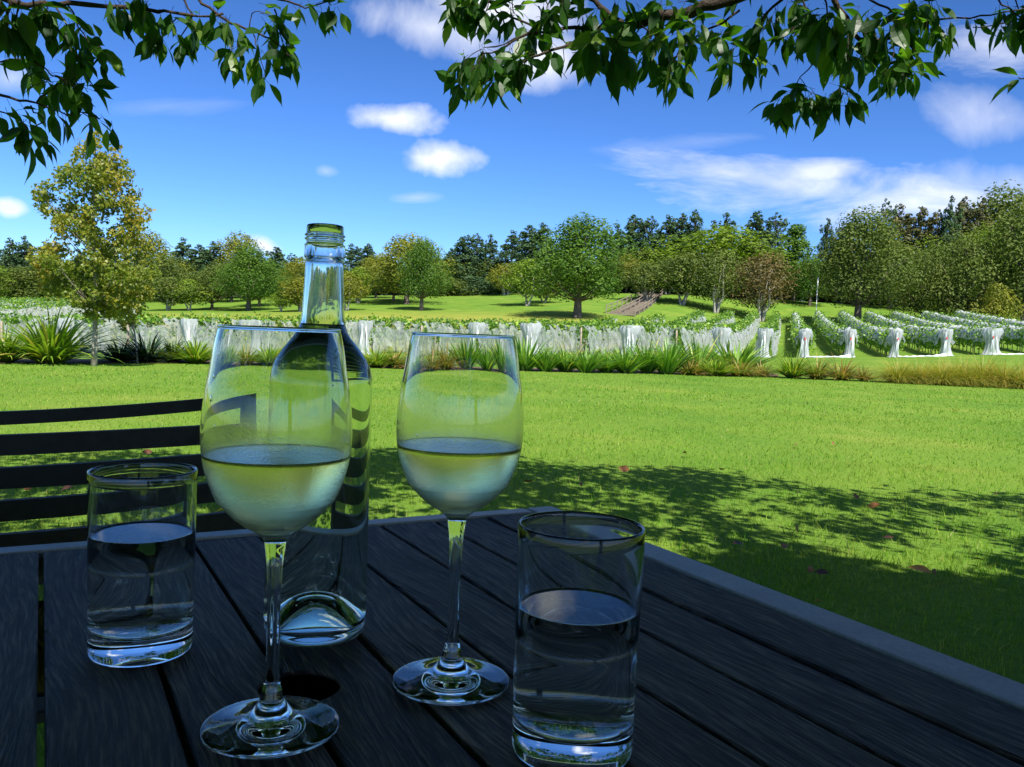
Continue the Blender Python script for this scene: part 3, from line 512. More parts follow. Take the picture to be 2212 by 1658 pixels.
def vine_row(sx, sy, L, netted, lab, idx, group, near=True):
    global rng; rng = np.random.default_rng(100+idx); random.seed(100+idx)
    z0 = gz(sx, sy); root = empty('vine_row', (sx, sy, z0))
    def P(s, lat, h):
        x = sx+DV[0]*s+PV[0]*lat; y = sy+DV[1]*s+PV[1]*lat; return np.stack([x-sx, y-sy, zt(x, y)+h*HS-z0], -1)
    # foliage
    s_ = []; dens = lambda a: 150*np.clip(60/(sy+a), .35, 1.3)
    n = int(L*(150 if netted else 250)); s = rng.uniform(0, L, n)**1.0; lat = rng.normal(0, .21 if netted else .27, n); hh = np.clip(rng.normal(1.18 if netted else 1.10, .33, n), .42, 1.95)+.10*np.sin(s*1.7)
    if netted: hh = np.where(rng.random(n) < .42, rng.normal(1.74, .13, n), hh)
    C = P(s, lat, hh); nr = rng.normal(size=(n, 3)); nr[:, 2] += .5; nr /= np.linalg.norm(nr, axis=1)[:, None]; a = np.cross(nr, rng.normal(size=(n, 3))); a /= np.linalg.norm(a, axis=1)[:, None]; b = np.cross(nr, a); sz = (.085*rng.uniform(.7, 1.4, n))[:, None]
    V = np.stack([C-a*sz, C-b*sz*.9, C+a*sz, C+b*sz*.9], 1).reshape(-1, 3); obj('foliage', mesh('foliage', V, np.arange(4*n).reshape(-1, 4), VINE), root)
    mb = MB()
    for k in np.arange(.9, L, 1.5):
        p = P(np.array([k]), np.array([0.]), np.array([0.]))[0]; mb.tube([p+[0, 0, -.1], p+[random.uniform(-.05, .05), 0, .45], p+[random.uniform(-.1, .1), 0, .95]], [.035, .03, .025], 5)
    tag(mb.build('vine_stock', BARKD, root, True), kind='stuff')
    mb = MB(); prev = None
    for k in np.arange(0, L+.1, 6.0):
        p = P(np.array([k]), np.array([0.]), np.array([0.]))[0]; mb.tube([p+[0, 0, -.2], p+[0, 0, 1.68]], .055 if k < 1 else .04, 7)
        for hz in (.9, 1.5):
            if prev is not None: mb.tube([prev+[0, 0, hz], p+[0, 0, hz]], .006, 3)
        prev = p
    mb.build('trellis', POST, root, True)
    # net
    st = .16; ns = int(L/st)+2; S = np.linspace(-.15, L, ns)
    if netted: prof = [(-.62, .08), (-.56, .45), (-.50, .85), (-.46, 1.2), (-.36, 1.52), (-.16, 1.72), (.05, 1.76), (.26, 1.66), (.40, 1.4), (.48, 1.1), (.52, .75), (.58, .4), (.62, .08)]
    else: prof = [(-.50, 1.02), (-.46, 1.22), (-.38, 1.46), (-.26, 1.66), (.03, 1.82), (.28, 1.70), (.40, 1.52), (.46, 1.30), (.50, 1.1)]
    m_ = len(prof); V = []; hem = fnoise(ns, 14, .09)+fnoise(ns, 38, .15); hem2 = fnoise(ns, 16, .09)+fnoise(ns, 34, .15); top = fnoise(ns, 16, .06)+fnoise(ns, 5, .035)
    if not netted: hem = -np.abs(hem)*1.5; hem2 = -np.abs(hem2)*1.5
    gg = []
    for j, (la, hh) in enumerate(prof):
        e = max(0, 1-j/3) if j < m_/2 else -0; e2 = max(0, 1-(m_-1-j)/3)
        fold = fnoise(ns, 7, .045)*(1 if netted else .8)+fnoise(ns, 15, .09); gg.append(P(S, la*(1+.0)+fold, np.maximum(.03, hh+top+hem*e+hem2*e2)))
    G = np.stack(gg, 1); V = G.reshape(-1, 3); I = np.arange(ns*m_).reshape(ns, m_); q = np.stack([I[:-1, :-1], I[1:, :-1], I[1:, 1:], I[:-1, 1:]], -1)
    keep = np.ones((ns-1, m_-1), bool)
    if netted:
        for _ in range(int(L/1.6)): a0 = rng.integers(0, ns-3); keep[a0:a0+rng.integers(2, 8), 4:8] = False
    else:
        for _ in range(int(L/2.4)): a0 = rng.integers(0, ns-3); b0_ = rng.integers(0, 6); keep[a0:a0+rng.integers(2, 6), b0_:b0_+3] = False
    obj('bird_net', mesh('bird_net', V, q[keep], NET if netted else NETE, True), root)
    if near and (not netted or idx % 5 in (0, 1, 3)): # net gathered at the end post, hanging to the ground
        mb = MB(); nn = 22; lv = [(1.76, .30), (1.55, .34), (1.2, .26), (.8, .20), (.4, .24), (.12, .30), (.02, .38)]
        lean = random.uniform(-.12, .12); V = []; w_ = random.uniform(.75, 1.5)
        for hz, rr in lv:
            for k in range(nn+1):
                th = k/nn*math.pi*(1.25)-.4; fr = 1.25+.25*math.sin(k*2.1+hz*1.3)+.12*random.uniform(-1, 1); la = math.cos(th)*rr*fr*w_+lean*(1.7-hz); al_ = -math.sin(th)*rr*fr*.8-.05
                V.append(P(np.array([al_]), np.array([la]), np.array([hz+.03*random.uniform(-1, 1)]))[0])
        q = [[i*(nn+1)+k, i*(nn+1)+k+1, (i+1)*(nn+1)+k+1, (i+1)*(nn+1)+k] for i in range(len(lv)-1) for k in range(nn)]
        mb.add(V, q); mb.build('net_end', NETE, root, True)
        mb = MB()
        for k in range(3):
            a0 = random.uniform(-.28, .28); mb.tube([P(np.array([-.22]), np.array([a0*.5]), np.array([1.6]))[0], P(np.array([-.3]), np.array([a0*.8+.05]), np.array([.9]))[0], P(np.array([-.3]), np.array([a0]), np.array([.1]))[0]], [.05, .028, .06], 6)
        if not netted or idx % 3 != 1: mb.build('net_fold', NETW, root, True)
        if not netted:
            p = P(np.array([-.36]), np.array([0.02]), np.array([1.18]))[0]; mb = MB(); mb.box(p, (.09, .03, .16)); mb.build('tag', RED, root)
    tag(root, lab, 'vine row', group); return root
# the left block
ex = np.interp; idx = 0
def endY(px): return float(np.interp(px, [-400, 0, 400, 1000, 1640, 2140, 2600], [40, 44, 45.5, 48, 55, 60, 66]))
def backY(px): return float(np.interp(px, [-400, 400, 700, 1000, 1200, 1400, 1600, 1680], [46, 50, 51, 56, 63, 80, 108, 120]))
xs = 16.0; k = 0; names_l = ['first netted row left of the mown alley, drapes reaching the ground', 'second netted row left of the mown alley', 'third netted row left of the mown alley', 'netted row starting below the russet tree', 'netted row starting below the pale-trunked trees', 'netted row starting below the wooden steps', 'netted row starting right of the oak trunk', 'netted row starting below the oak', 'netted row starting just right of the rear wine glass', 'netted row seen through the right half of the rear glass', 'netted row seen through the left half of the rear glass', 'netted row starting left of the rear wine glass', 'netted row starting just right of the wine bottle', 'netted row hidden in part by the bottle shoulder', 'netted row seen through the front wine glass', 'netted row ending at the front glass rim', 'netted row behind the yellow-green lily clump', 'netted row behind the dark clumps', 'netted row right of the maple trunk', 'netted row left of the maple trunk', 'netted row behind the largest bright clump', 'leftmost near netted row']
for k in range(22):
    sx = 16.2-3.05*k; px = 1106+F*sx/50; Y = endY(px); px = 1106+F*sx/Y; Y = endY(px)
    # length: go along the row until passing the back line
    L = 4.0
    while L < 66:
        x = sx+DV[0]*L; y = Y+DV[1]*L
        if y > backY(1106+F*x/y): break
        L += 1
    vine_row(sx, Y, max(L, 7), True, names_l[k], idx, 'netted vine rows left of the mown alley'); idx += 1
names_r = ['first vine row right of the mown alley, narrow, net hanging on its post', 'second vine row right of the alley, net bunched high on its post', 'third vine row right of the alley, net slung down beside its post', 'fourth vine row right of the alley, net falling straight to the grass', 'fifth vine row right of the alley, net spread like a tent', 'sixth vine row right of the alley, cut by the picture edge', 'seventh vine row right of the alley, mostly outside the picture']
for k in range(7):
    px = [1736, 1834, 1935, 2040, 2140, 2250, 2360][k]; Y = endY(px); g = ground(px, Y); vine_row(g.x, g.y, 66-k*2, False, names_r[k], idx, 'vine rows right of the mown alley'); idx += 1
for k in range(9):
    Y = 78+k*3.4; px = 250-k*4; px2 = -330
    sx = -66+k*1.2; g0 = gz(sx, Y)
    # far block at the left: rows seen from the side
    global_dv = DV
    DVs = DV.copy(); DV[:] = (.96, .28); PV[:] = (.28, -.96)
    xe = (318-k*6-1106)/F*(Y+9); vine_row(xe-34, Y, 34, True, ['front', 'second', 'third', 'fourth', 'fifth', 'sixth', 'seventh', 'eighth', 'rearmost'][k]+' netted row of the far block behind the maple', idx, 'far netted rows at the left', near=False); idx += 1
    DV[:] = DVs; PV[:] = (DVs[1], -DVs[0])
# ropes of net lying on the grass between row ends
for a, b, sag, lab in ((1740, 1834, 0, 'white net rope on the grass between the first and second row ends'), (1938, 2040, 0, 'white net rope on the grass between the third and fourth row ends'), (2143, 2260, 0, 'white net rope on the grass at the right edge of the picture')):
    mb = MB(); pts = []; rd = []
    for u in np.linspace(0, 1, 26):
        px = a+(b-a)*u; Y = endY(px)-.4-.9*math.sin(u*3.14)*(.6+.4*math.sin(u*9)); g = ground(px, Y); pts.append((g.x, g.y, g.z+.06)); rd.append(.05+.10*(u > .75)*(u-.75)*4+.02*math.sin(u*40))
    tag(mb.build('net_rope', NETW) if mb.tube(pts, rd, 7) is None and False else mb.build('net_rope', NETW, smooth=True), lab, 'net', 'gathered nets on the grass')

# ------------------------------------------------------------------ steps on the far slope, pole
WOODS = plainmat('step_timber', (.17, .14, .10), (.30, .25, .19), 6, .9, .3)
GRAV = plainmat('step_gravel', (.15, .125, .095), (.24, .20, .155), 30, .95, .5)
g0 = ground(1340, 106); g1 = ground(1412, 139); root = empty('garden_stairs', g0); d = (g1-g0); dl = Vector((d.x, d.y, 0)); Ls = dl.length; dl.normalize(); pv = Vector((dl.y, -dl.x, 0)); N = 26
mbs, mbg = MB(), MB(); W2 = 1.7
for i in range(N):
    u = i/N; p = dl*(Ls*u); z = gz(g0.x+p.x, g0.y+p.y)-g0.z+.12; c = p+pv*0; mbs.box((c.x, c.y, z), (.12, W2*2, .26), (dl, -pv, Vector((0, 0, 1)))); c2 = p+dl*(Ls/N/2); mbg.box((c2.x, c2.y, z-.02), (Ls/N-.12, W2*2-.1, .2), (dl, -pv, Vector((0, 0, 1))))
mbs.build('riser', WOODS, root); mbg.build('tread', GRAV, root)
for sd in (-1, 0, 1):
    mb = MB(); prev = None
    for i in range(9):
        p = dl*(Ls*i/8)+pv*(sd*(W2+.1)); z = gz(g0.x+p.x, g0.y+p.y)-g0.z; mb.box((p.x, p.y, z+.5), (.12, .12, 1.25)); q_ = Vector((p.x, p.y, z+1.05))
        if prev is not None: mb.tube([prev, q_], .06, 6); mb.tube([prev-Vector((0, 0, .45)), q_-Vector((0, 0, .45))], .045, 6)
        prev = q_
    mb.build('handrail', WOODS, root)
tag(root, 'timber garden stairs with handrails climbing the far lawn bank', 'stairs')
WH = plainmat('white_paint', (.78, .78, .76), None, 5, .5)
g = ground(1761, 118); root = empty('flag_pole', g); zt_ = at(1761, 600, 118).z-g.z; mb = MB(); mb.tube([(0, 0, -.2), (0, 0, zt_*.75)], .05, 8); mb.build('pole_shaft', WH, root, True); mb = MB(); mb.tube([(0, 0, zt_*.75), (0, 0, zt_)], .075, 8); mb.build('pole_sleeve', WH, root, True)
tag(root, 'tall thin white pole standing behind the vine rows', 'pole')

# ------------------------------------------------------------------ table
TZ = .74; A = Vector((math.cos(-1.0643), math.sin(-1.0643), 0)); B = Vector((-A.y, A.x, 0)); Cn = Vector((.0565, 1.0683, 0))*1.08
table = empty('garden_table', (Cn.x, Cn.y, 0))
AX = (A, B, Vector((0, 0, 1)))
m, t, out = mat('weathered_teak'); tc = t.n('ShaderNodeTexCoord'); g = t.n('ShaderNodeNewGeometry')
vr = t.n('ShaderNodeVectorRotate', rotation_type='Z_AXIS', inp={'Vector': tc.outputs['Object'], 'Angle': 1.0643})
ofs = t.n('ShaderNodeCombineXYZ', inp={0: t.m('MULTIPLY', g.outputs['Random Per Island'], 37.0), 1: 0.0, 2: t.m('MULTIPLY', g.outputs['Random Per Island'], 11.0)})
ad = t.n('ShaderNodeVectorMath', operation='ADD', inp={0: vr.outputs[0], 1: ofs.outputs[0]})
lowm = t.n('ShaderNodeMapping', inp={'Vector': ad.outputs[0], 'Scale': (2.6, 6, 9)}); low = t.n('ShaderNodeTexNoise', inp={'Vector': lowm.outputs[0], 'Scale': 1.0, 'Detail': 2.0})
wrp = t.n('ShaderNodeVectorMath', operation='ADD', inp={0: ad.outputs[0], 1: t.n('ShaderNodeCombineXYZ', inp={0: 0.0, 1: t.m('MULTIPLY', low.outputs[0], .085), 2: 0.0}).outputs[0]})
m1 = t.n('ShaderNodeMapping', inp={'Vector': wrp.outputs[0], 'Scale': (10, 260, 30)}); gr1 = t.n('ShaderNodeTexNoise', inp={'Vector': m1.outputs[0], 'Scale': 1.0, 'Detail': 6.0, 'Roughness': .65})
m2 = t.n('ShaderNodeMapping', inp={'Vector': wrp.outputs[0], 'Scale': (5, 75, 12)}); gr2 = t.n('ShaderNodeTexNoise', inp={'Vector': m2.outputs[0], 'Scale': 1.0, 'Detail': 4.0, 'Roughness': .55})
m3 = t.n('ShaderNodeMapping', inp={'Vector': wrp.outputs[0], 'Scale': (26, 420, 60)}); gr3 = t.n('ShaderNodeTexNoise', inp={'Vector': m3.outputs[0], 'Scale': 1.0, 'Detail': 3.0, 'Roughness': .6})
crk = t.m('DIVIDE', t.m('SUBTRACT', .46, gr1.outputs[0]), .07, clamp=True)
crk2 = t.m('DIVIDE', t.m('SUBTRACT', .42, gr2.outputs[0]), .04, clamp=True)
base = t.ramp(gr3.outputs[0], [(.30, (.036, .027, .02)), (.5, (.11, .083, .061)), (.68, (.42, .325, .24))])
base = t.mix(t.m('MULTIPLY', low.outputs[0], .5), base, (.13, .095, .065)); base = t.mix(t.m('MULTIPLY', g.outputs['Random Per Island'], .35), base, (.085, .07, .058))
base = t.mix(t.m('MULTIPLY', crk, .8), base, (.022, .019, .018)); base = t.mix(t.m('MULTIPLY', crk2, .75), base, (.02, .018, .017))
hgt = t.m('SUBTRACT', t.m('SUBTRACT', t.m('MULTIPLY', gr3.outputs[0], .5), t.m('MULTIPLY', crk, .8)), t.m('MULTIPLY', crk2, 1.2))
p = t.n('ShaderNodeBsdfPrincipled', inp={'Base Color': base, 'Roughness': .62, 'Specular IOR Level': .28}); bp = t.n('ShaderNodeBump', inp={'Height': hgt, 'Strength': 1.0, 'Distance': .0022}); t.t.links.new(bp.outputs[0], p.inputs['Normal']); t.t.links.new(p.outputs[0], out.inputs[0]); TEAK = m
m, t, out = mat('edge_teak'); tc = t.n('ShaderNodeTexCoord'); nz = t.n('ShaderNodeTexNoise', inp={'Vector': tc.outputs['Object'], 'Scale': 260.0, 'Detail': 5.0, 'Roughness': .7}); nb = t.n('ShaderNodeTexNoise', inp={'Vector': tc.outputs['Object'], 'Scale': 22.0, 'Detail': 4.0})
cc = t.mix(t.ramp(nb.outputs[0], [(.35, (0, 0, 0)), (.7, (.6, .6, .6))]), t.ramp(nz.outputs[0], [(.3, (.42, .39, .37)), (.7, (.64, .60, .58))]), (.36, .33, .31))
p = t.n('ShaderNodeBsdfPrincipled', inp={'Base Color': cc, 'Roughness': .42, 'Specular IOR Level': .6}); bp = t.n('ShaderNodeBump', inp={'Height': nz.outputs[0], 'Strength': .35, 'Distance': .0006}); t.t.links.new(bp.outputs[0], p.inputs['Normal']); t.t.links.new(p.outputs[0], out.inputs[0]); EDGE = m
TL_, TW_ = 1.62, .92      # length along -B, width along A
pitch = .0655*1.08; g_r = .0405*1.08; far_w = .029
mb = MB(); nplank = int((TL_-2*g_r)/pitch); lenA = TW_-2*far_w-.004
for i in range(nplank):
    b0 = g_r+.0045+i*pitch; wd = pitch-.0042; c = -B*(b0+wd/2)+A*(TW_/2); c.z = TZ-.0125-.0004*((i*7) % 4)
    mb.box(c, (lenA, wd, .025), AX, .0013)
top = mb.build('tabletop', TEAK, table)
# the parasol hole is drilled through the planks
HC = at(647, 1477, .5); 
for Yq in np.linspace(.4, .7, 400):
    q_ = at(647, 1479, Yq)
    if abs(q_.z-TZ) < abs(HC.z-TZ): HC = q_
hr = .0265
V_, q_, t_ = lathe([(0, -.1), (hr, -.1), (hr, .1), (0, .1)], 48); cme = mesh('cutter', V_, [q_, t_], None); cut = bpy.data.objects.new('cutter', cme); COL.objects.link(cut); cut.location = (HC.x, HC.y, TZ)
bpy.context.view_layer.update()
bm_ = top.modifiers.new('b', 'BOOLEAN'); bm_.object = cut; bm_.operation = 'DIFFERENCE'; bm_.solver = 'EXACT'
dg = bpy.context.evaluated_depsgraph_get(); nm = bpy.data.meshes.new_from_object(top.evaluated_get(dg)); top.modifiers.clear(); top.data = nm; bpy.data.objects.remove(cut)
BLK = plainmat('hole_black', (.002, .002, .002), None, 5, 1, 0, 0)  # closed sleeve added; its black colour stands for the darkness in the hole
V_, q_, t_ = lathe([(0, -.12), (hr-.0012, -.12), (hr-.0012, -.004), (hr-.0035, -.004), (hr-.0035, -.118), (0, -.118)], 48)
obj('dark_hole_sleeve', mesh('dark_hole_sleeve', V_, [q_, t_], BLK, False), table, (HC.x-Cn.x, HC.y-Cn.y, TZ))
mb = MB(); th = .030
def rail(c, la, lb): mb.box(c, (la, lb, th), AX, .003)
rz = TZ-th/2+.0006
rail(-B*(g_r/2)+A*(TW_/2)+Vector((0, 0, rz)), TW_, g_r-.001); rail(-B*(TL_-g_r/2)+A*(TW_/2)+Vector((0, 0, rz)), TW_, g_r-.001)
rail(-B*(TL_/2)+A*(far_w/2)+Vector((0, 0, rz)), far_w-.001, TL_-2*g_r-.001); rail(-B*(TL_/2)+A*(TW_-far_w/2)+Vector((0, 0, rz)), far_w-.001, TL_-2*g_r-.001)
mb.build('edge_frame', EDGE, table)
mb = MB(); ap = TZ-.075
for sgn in (0, 1):
    mb.box(-B*(TL_/2)+A*(.09+(TW_-.18)*sgn)+Vector((0, 0, ap)), (.022, TL_-.2, .08), AX); mb.box(-B*(.10+(TL_-.2)*sgn)+A*(TW_/2)+Vector((0, 0, ap)), (TW_-.2, .022, .08), AX)
mb.box(-B*(TL_/2)+A*(TW_/2)+Vector((0, 0, TZ-.06)), (TW_-.22, .05, .05), AX)
mb.build('apron', TEAK, table)
for sa in (.09, TW_-.09):
    for sb in (.10, TL_-.10):
        mb = MB(); mb.box(-B*sb+A*sa+Vector((0, 0, (TZ-.03)/2)), (.065, .065, TZ-.03), AX, .004); mb.build('leg', TEAK, table)
tag(table, 'dark weathered slatted wooden table with a pale edge and a parasol hole', 'table')

# ------------------------------------------------------------------ bench behind the table
DK = plainmat('dark_stained_wood', (.010, .010, .012), (.024, .024, .027), 40, .6, .3, stretch=(1, 1, 1))
bench = empty('garden_bench', (-1.2, 1.62, 0)); b0 = Vector((-1.2, 1.62, 0))
SL = [(887, 876, 915.5, 902), (939, 926, 983, 968), (1010, 989, 1054.5, 1036), (1080.6, 1053.5, 1125, 1096), (1153, 1122, 1197, 1163), (1224, 1190, 1268, 1230)]
Yl, Yr = 1.50, 1.66
def bt(u): # point along the back; u from 0 (px 0) to 1 (px 427)
    return u
for i, (tl_, tr2, bl, br2) in enumerate(SL):
    mb = MB(); rake = -.018*i; cols = []
    for u in np.linspace(-1.55, 1.27, 25):
        dy = .035*(((u+.15)/1.4)**2); Yl_ = Yl+rake; Y = Yl_+(Yr-Yl)*u
        ptl = at(0, tl_, Yl_); ptr = at(427, tr2, Yr+rake); pbl = at(0, bl, Yl_); pbr = at(427, br2, Yr+rake)
        a = ptl+(ptr-ptl)*u; b_ = pbl+(pbr-pbl)*u; b_.y = a.y-.004; b_.x = a.x
        cv_ = (u+.2)**2*.012-.003
        for zz, yo in ((b_.z, -.008), (a.z, -.008), (a.z, .012), (b_.z, .012)): cols.append((a.x-b0.x, a.y+yo-b0.y+cv_*1.5, zz+(cv_*.8 if i == 0 else cv_*.25)))
    n_ = len(cols)//4; q = [[k*4+j, k*4+(j+1) % 4, k*4+4+(j+1) % 4, k*4+4+j] for k in range(n_-1) for j in range(4)]+[[0, 3, 2, 1], [n_*4-4, n_*4-3, n_*4-2, n_*4-1]]
    mb.add(cols, q); mb.build('back_slat', DK, bench)
pL = at(0, 887, Yl)+(at(427, 876, Yr)-at(0, 887, Yl))*-1.55; pR = at(0, 887, Yl)+(at(427, 876, Yr)-at(0, 887, Yl))*1.27
bd = Vector((pR.x-pL.x, pR.y-pL.y, 0)); bl_ = bd.length; bd.normalize(); bn = Vector((bd.y, -bd.x, 0)) # towards the table
topz = .815
for pe in (pL, pR):
    o = Vector((pe.x, pe.y, 0))-b0; mb = MB()
    mb.tube([o+bn*.02+Vector((0, 0, 0)), o-bn*(-.04)+Vector((0, 0, .42)), o-bn*.03+Vector((0, 0, topz))], [.024, .026, .02], 8); mb.build('leg', DK, bench, True)
    mb = MB(); mb.tube([o+bn*.46, o+bn*.45+Vector((0, 0, .42))], .024, 8); mb.build('leg', DK, bench, True)
mb = MB()
for k in range(7):
    c = Vector(((pL.x+pR.x)/2, (pL.y+pR.y)/2, 0))-b0+bn*(.06+.064*k); mb.box((c.x, c.y, .43), (bl_+.04, .052, .018), (bd, -bn, Vector((0, 0, 1))), .003)
mb.build('seat', DK, bench)
tag(bench, 'dark slatted garden bench with a gently curved back behind the table', 'bench')

# ------------------------------------------------------------------ glass
def glassmat(name, col=(1, 1, 1), ior=1.5, rough=0., density=0, fog=None):
    m, t, out = mat(name); g = t.n('ShaderNodeBsdfGlass', inp={'Color': (*col, 1), 'Roughness': rough, 'IOR': ior}); res = g.outputs[0]
    if fog:
        z0, z1, z2, amt = fog; tc = t.n('ShaderNodeTexCoord'); sp = t.n('ShaderNodeSeparateXYZ', inp={0: tc.outputs['Object']})
        nz = t.n('ShaderNodeTexNoise', inp={'Vector': tc.outputs['Object'], 'Scale': 38.0, 'Detail': 3.0}); z = t.m('ADD', sp.outputs[2], t.m('MULTIPLY', t.m('SUBTRACT', nz.outputs[0], .5), .022))
        full = t.m('DIVIDE', t.m('SUBTRACT', z1, z), .028, clamp=True); low = t.m('DIVIDE', t.m('SUBTRACT', sp.outputs[2], z0), .008, clamp=True)
        f = t.m('MULTIPLY', t.m('POWER', full, 1.3), low)
        haze = t.m('MULTIPLY', t.m('DIVIDE', t.m('SUBTRACT', z2, z), .03, clamp=True), low)
        dr = t.n('ShaderNodeTexVoronoi', inp={'Vector': tc.outputs['Object'], 'Scale': 900.0})
        g2 = t.n('ShaderNodeBsdfGlass', inp={'Color': (1, .985, .90, 1), 'Roughness': t.m('ADD', .10, t.m('MULTIPLY', full, .32)), 'IOR': ior}); bp = t.n('ShaderNodeBump', inp={'Height': dr.outputs['Distance'], 'Strength': .25, 'Distance': .0006}); t.t.links.new(bp.outputs[0], g2.inputs['Normal'])
        tr = t.n('ShaderNodeBsdfTranslucent', inp={'Color': (1, 1, .88, 1)}); df = t.n('ShaderNodeBsdfDiffuse', inp={'Color': (.88, .92, .9, 1)}); td = t.n('ShaderNodeMixShader', inp={0: .35, 1: tr.outputs[0], 2: df.outputs[0]})
        s1 = t.n('ShaderNodeMixShader', inp={0: t.m('MULTIPLY', haze, .85), 1: g.outputs[0], 2: g2.outputs[0]})
        s2 = t.n('ShaderNodeMixShader', inp={0: t.m('MULTIPLY', f, amt), 1: s1.outputs[0], 2: td.outputs[0]}); res = s2.outputs[0]
    t.t.links.new(res, out.inputs[0])
    if density:
        va = t.n('ShaderNodeVolumeAbsorption', inp={'Color': (*density[0], 1), 'Density': density[1]}); t.t.links.new(va.outputs[0], out.inputs['Volume'])
    return m
GL = glassmat('clear_glass', (.99, 1, .995))
GLW = glassmat('wine_glass_crystal', (.985, .995, .99), 1.5, 0, 0, (.112, .152, .188, .14))
GLB = glassmat('bottle_glass', (.965, .985, .968), 1.5, 0, 0)
WINE = glassmat('white_wine', (1, .995, .90), 1.34, 0, ((.985, .96, .42), 14.0))
WINEB = glassmat('bottled_wine', (.985, .99, .965), 1.34, 0, ((.88, .91, .72), 6.0))
WAT = glassmat('water', (1, 1, 1), 1.333)
def lobj(name, prof, mt, parent, n=96, mt2=None, seg=None):
    V_, q_, t_ = lathe(prof, n); me = mesh(name, V_, [np.array(q_).reshape(-1, 4), np.array(t_).reshape(-1, 3)], mt, True)
    if mt2:
        me.materials.append(mt2); mi = np.zeros(len(me.polygons), dtype=np.int32); mi[seg[0]*n:seg[1]*n] = 1; me.polygons.foreach_set('material_index', mi)
    import bmesh
    bm = bmesh.new(); bm.from_mesh(me); bmesh.ops.recalc_face_normals(bm, faces=bm.faces); bm.to_mesh(me); bm.free(); return obj(name, me, parent)
bowl_out = [(.0068, .1105), (.0114, .1150), (.0179, .1190), (.0244, .1243), (.031, .1315), (.0333, .1343), (.0376, .1450), (.0404, .1558), (.0416, .1668), (.0414, .179), (.0399, .194), (.0379, .2058), (.0356, .2208), (.0334, .2305)]
foot = [(.0, .0012), (.020, .0006), (.0375, .0), (.0386, .0010), (.0380, .0021), (.030, .0034), (.020, .0056), (.0125, .0092), (.0078, .0150), (.0058, .0215), (.0042, .030), (.0037, .05), (.0038, .075), (.0045, .095), (.0058, .106)]
def wine_glass(x, y, level, lab, drops=()):
    root = empty('wine_glass', (x, y, TZ+.0008)); o = smooth_prof(foot[:4], 2)[:-1]+smooth_prof(foot[3:]+bowl_out, 6)
    th = .0011; inner = [(r_-th, z) for r_, z in bowl_out[2:]]; inner = [(0, .1205), (.006, .1208), (.0125, .1222)]+inner[1:]; si = smooth_prof(inner, 6)
    rr0 = bowl_out[-1][0]; prof = o+[(rr0+.0003, .2309), (rr0+.0002, .2315), (rr0-.0003, .2318), (rr0-.0009, .2318), (rr0-.0014, .2314), (rr0-.0014, .2309)]+si[::-1]
    lobj('glass', prof, GL, root, 128, GLW, (len(o)//2, len(o)-1))
    zi = np.array([p[1] for p in si]); ri = np.array([p[0] for p in si]); lv = [p for p in si if p[1] < level-.0015]
    rl = float(np.interp(level, zi, ri)); wprof = [(0, .12035)]+[(r_+.00025, z-.0001) for r_, z in lv[1:]]+[(rl+.00025, level+.0006), (rl-.0006, level+.0002), (rl-.002, level), (rl-.003, level), (rl-.006, level), (0, level)]
    lobj('wine', wprof, WINE, root, 128)
    zo = [p[1] for p in bowl_out]; ro_ = [p[0] for p in bowl_out]
    for th_, zd, rd in drops:
        rr_ = float(np.interp(zd, zo, ro_)); mb = MB(); V_, q_, t_ = lathe([(0, -rd*1.6), (rd*.8, -rd), (rd, 0), (rd*.7, rd), (rd*.35, rd*2), (0, rd*2.8)], 14); V_[:, 0] *= .8; V_[:, 1] *= .45; c_, s_ = math.cos(th_), math.sin(th_)
        W_ = np.stack([(rr_+.0002)*c_+V_[:, 1]*c_-V_[:, 0]*s_, (rr_+.0002)*s_+V_[:, 1]*s_+V_[:, 0]*c_, zd+V_[:, 2]], 1); mb.add(W_, q_, t_); mb.build('droplet', WAT, root, True)
    tag(root, lab, 'wine glass', 'wine glasses on the table'); return root
wine_glass(-.1221*1.08, .4452*1.08, .1594, 'front left wine glass of white wine, misted, standing before the bottle', [(-2.35, .192, .0010), (-2.37, .204, .0007), (-2.33, .216, .0006), (-2.2, .178, .0006), (-1.9, .150, .0006), (-1.2, .147, .0007), (-1.0, .170, .0005), (-1.6, .139, .0006)])
wine_glass(-.0304*1.08, .5144*1.08, .1585, 'wine glass of white wine standing between the bottle and the right tumbler', [(-1.8, .149, .0007), (-1.3, .142, .0006), (-2.2, .168, .0006), (-1.0, .158, .0005)])
def tumbler(x, y, level, lab, chips=False):
    root = empty('water_tumbler', (x, y, TZ+.0008)); rt2, rb2, H_ = .0354, .0340, .1287; w_ = .0021
    ro = lambda z: rb2+(rt2-rb2)*z/H_
    prof = [(0, .0022), (.020, .0018), (.029, .0004), (.031, 0), (.0328, .0005), (.0338, .0022), (ro(.006), .006), (ro(.03), .03), (ro(.06), .06), (ro(.09), .09), (ro(.12), .12), (ro(H_-.001), H_-.001), (rt2-.0004, H_-.0001), (rt2-.001, H_), (rt2-w_+.0003, H_-.0004), (rt2-w_, H_-.0014), (ro(.12)-w_, .12), (ro(.09)-w_, .09), (ro(.06)-w_, .06), (ro(.03)-w_, .03), (ro(.022)-w_*1.2, .0215), (.0300, .0185), (.0255, .0168), (.015, .0158), (0, .0155)]
    lobj('glass', prof, GL, root, 128)
    a = .0002; wp = [(0, .0154), (.015, .0157), (.0256, .0167), (.0301, .0184), (ro(.022)-w_*1.2+a, .0215), (ro(.03)-w_+a, .03), (ro(.06)-w_+a, .06)]+[(ro(level)-w_+a, level+.0007), (ro(level)-w_-.0007, level+.0002), (ro(level)-w_-.0025, level), (ro(level)-w_-.0035, level), (ro(level)-w_-.006, level), (0, level)]
    lobj('water', wp, WAT, root, 128); tag(root, lab, 'tumbler', 'tumblers of water on the table')
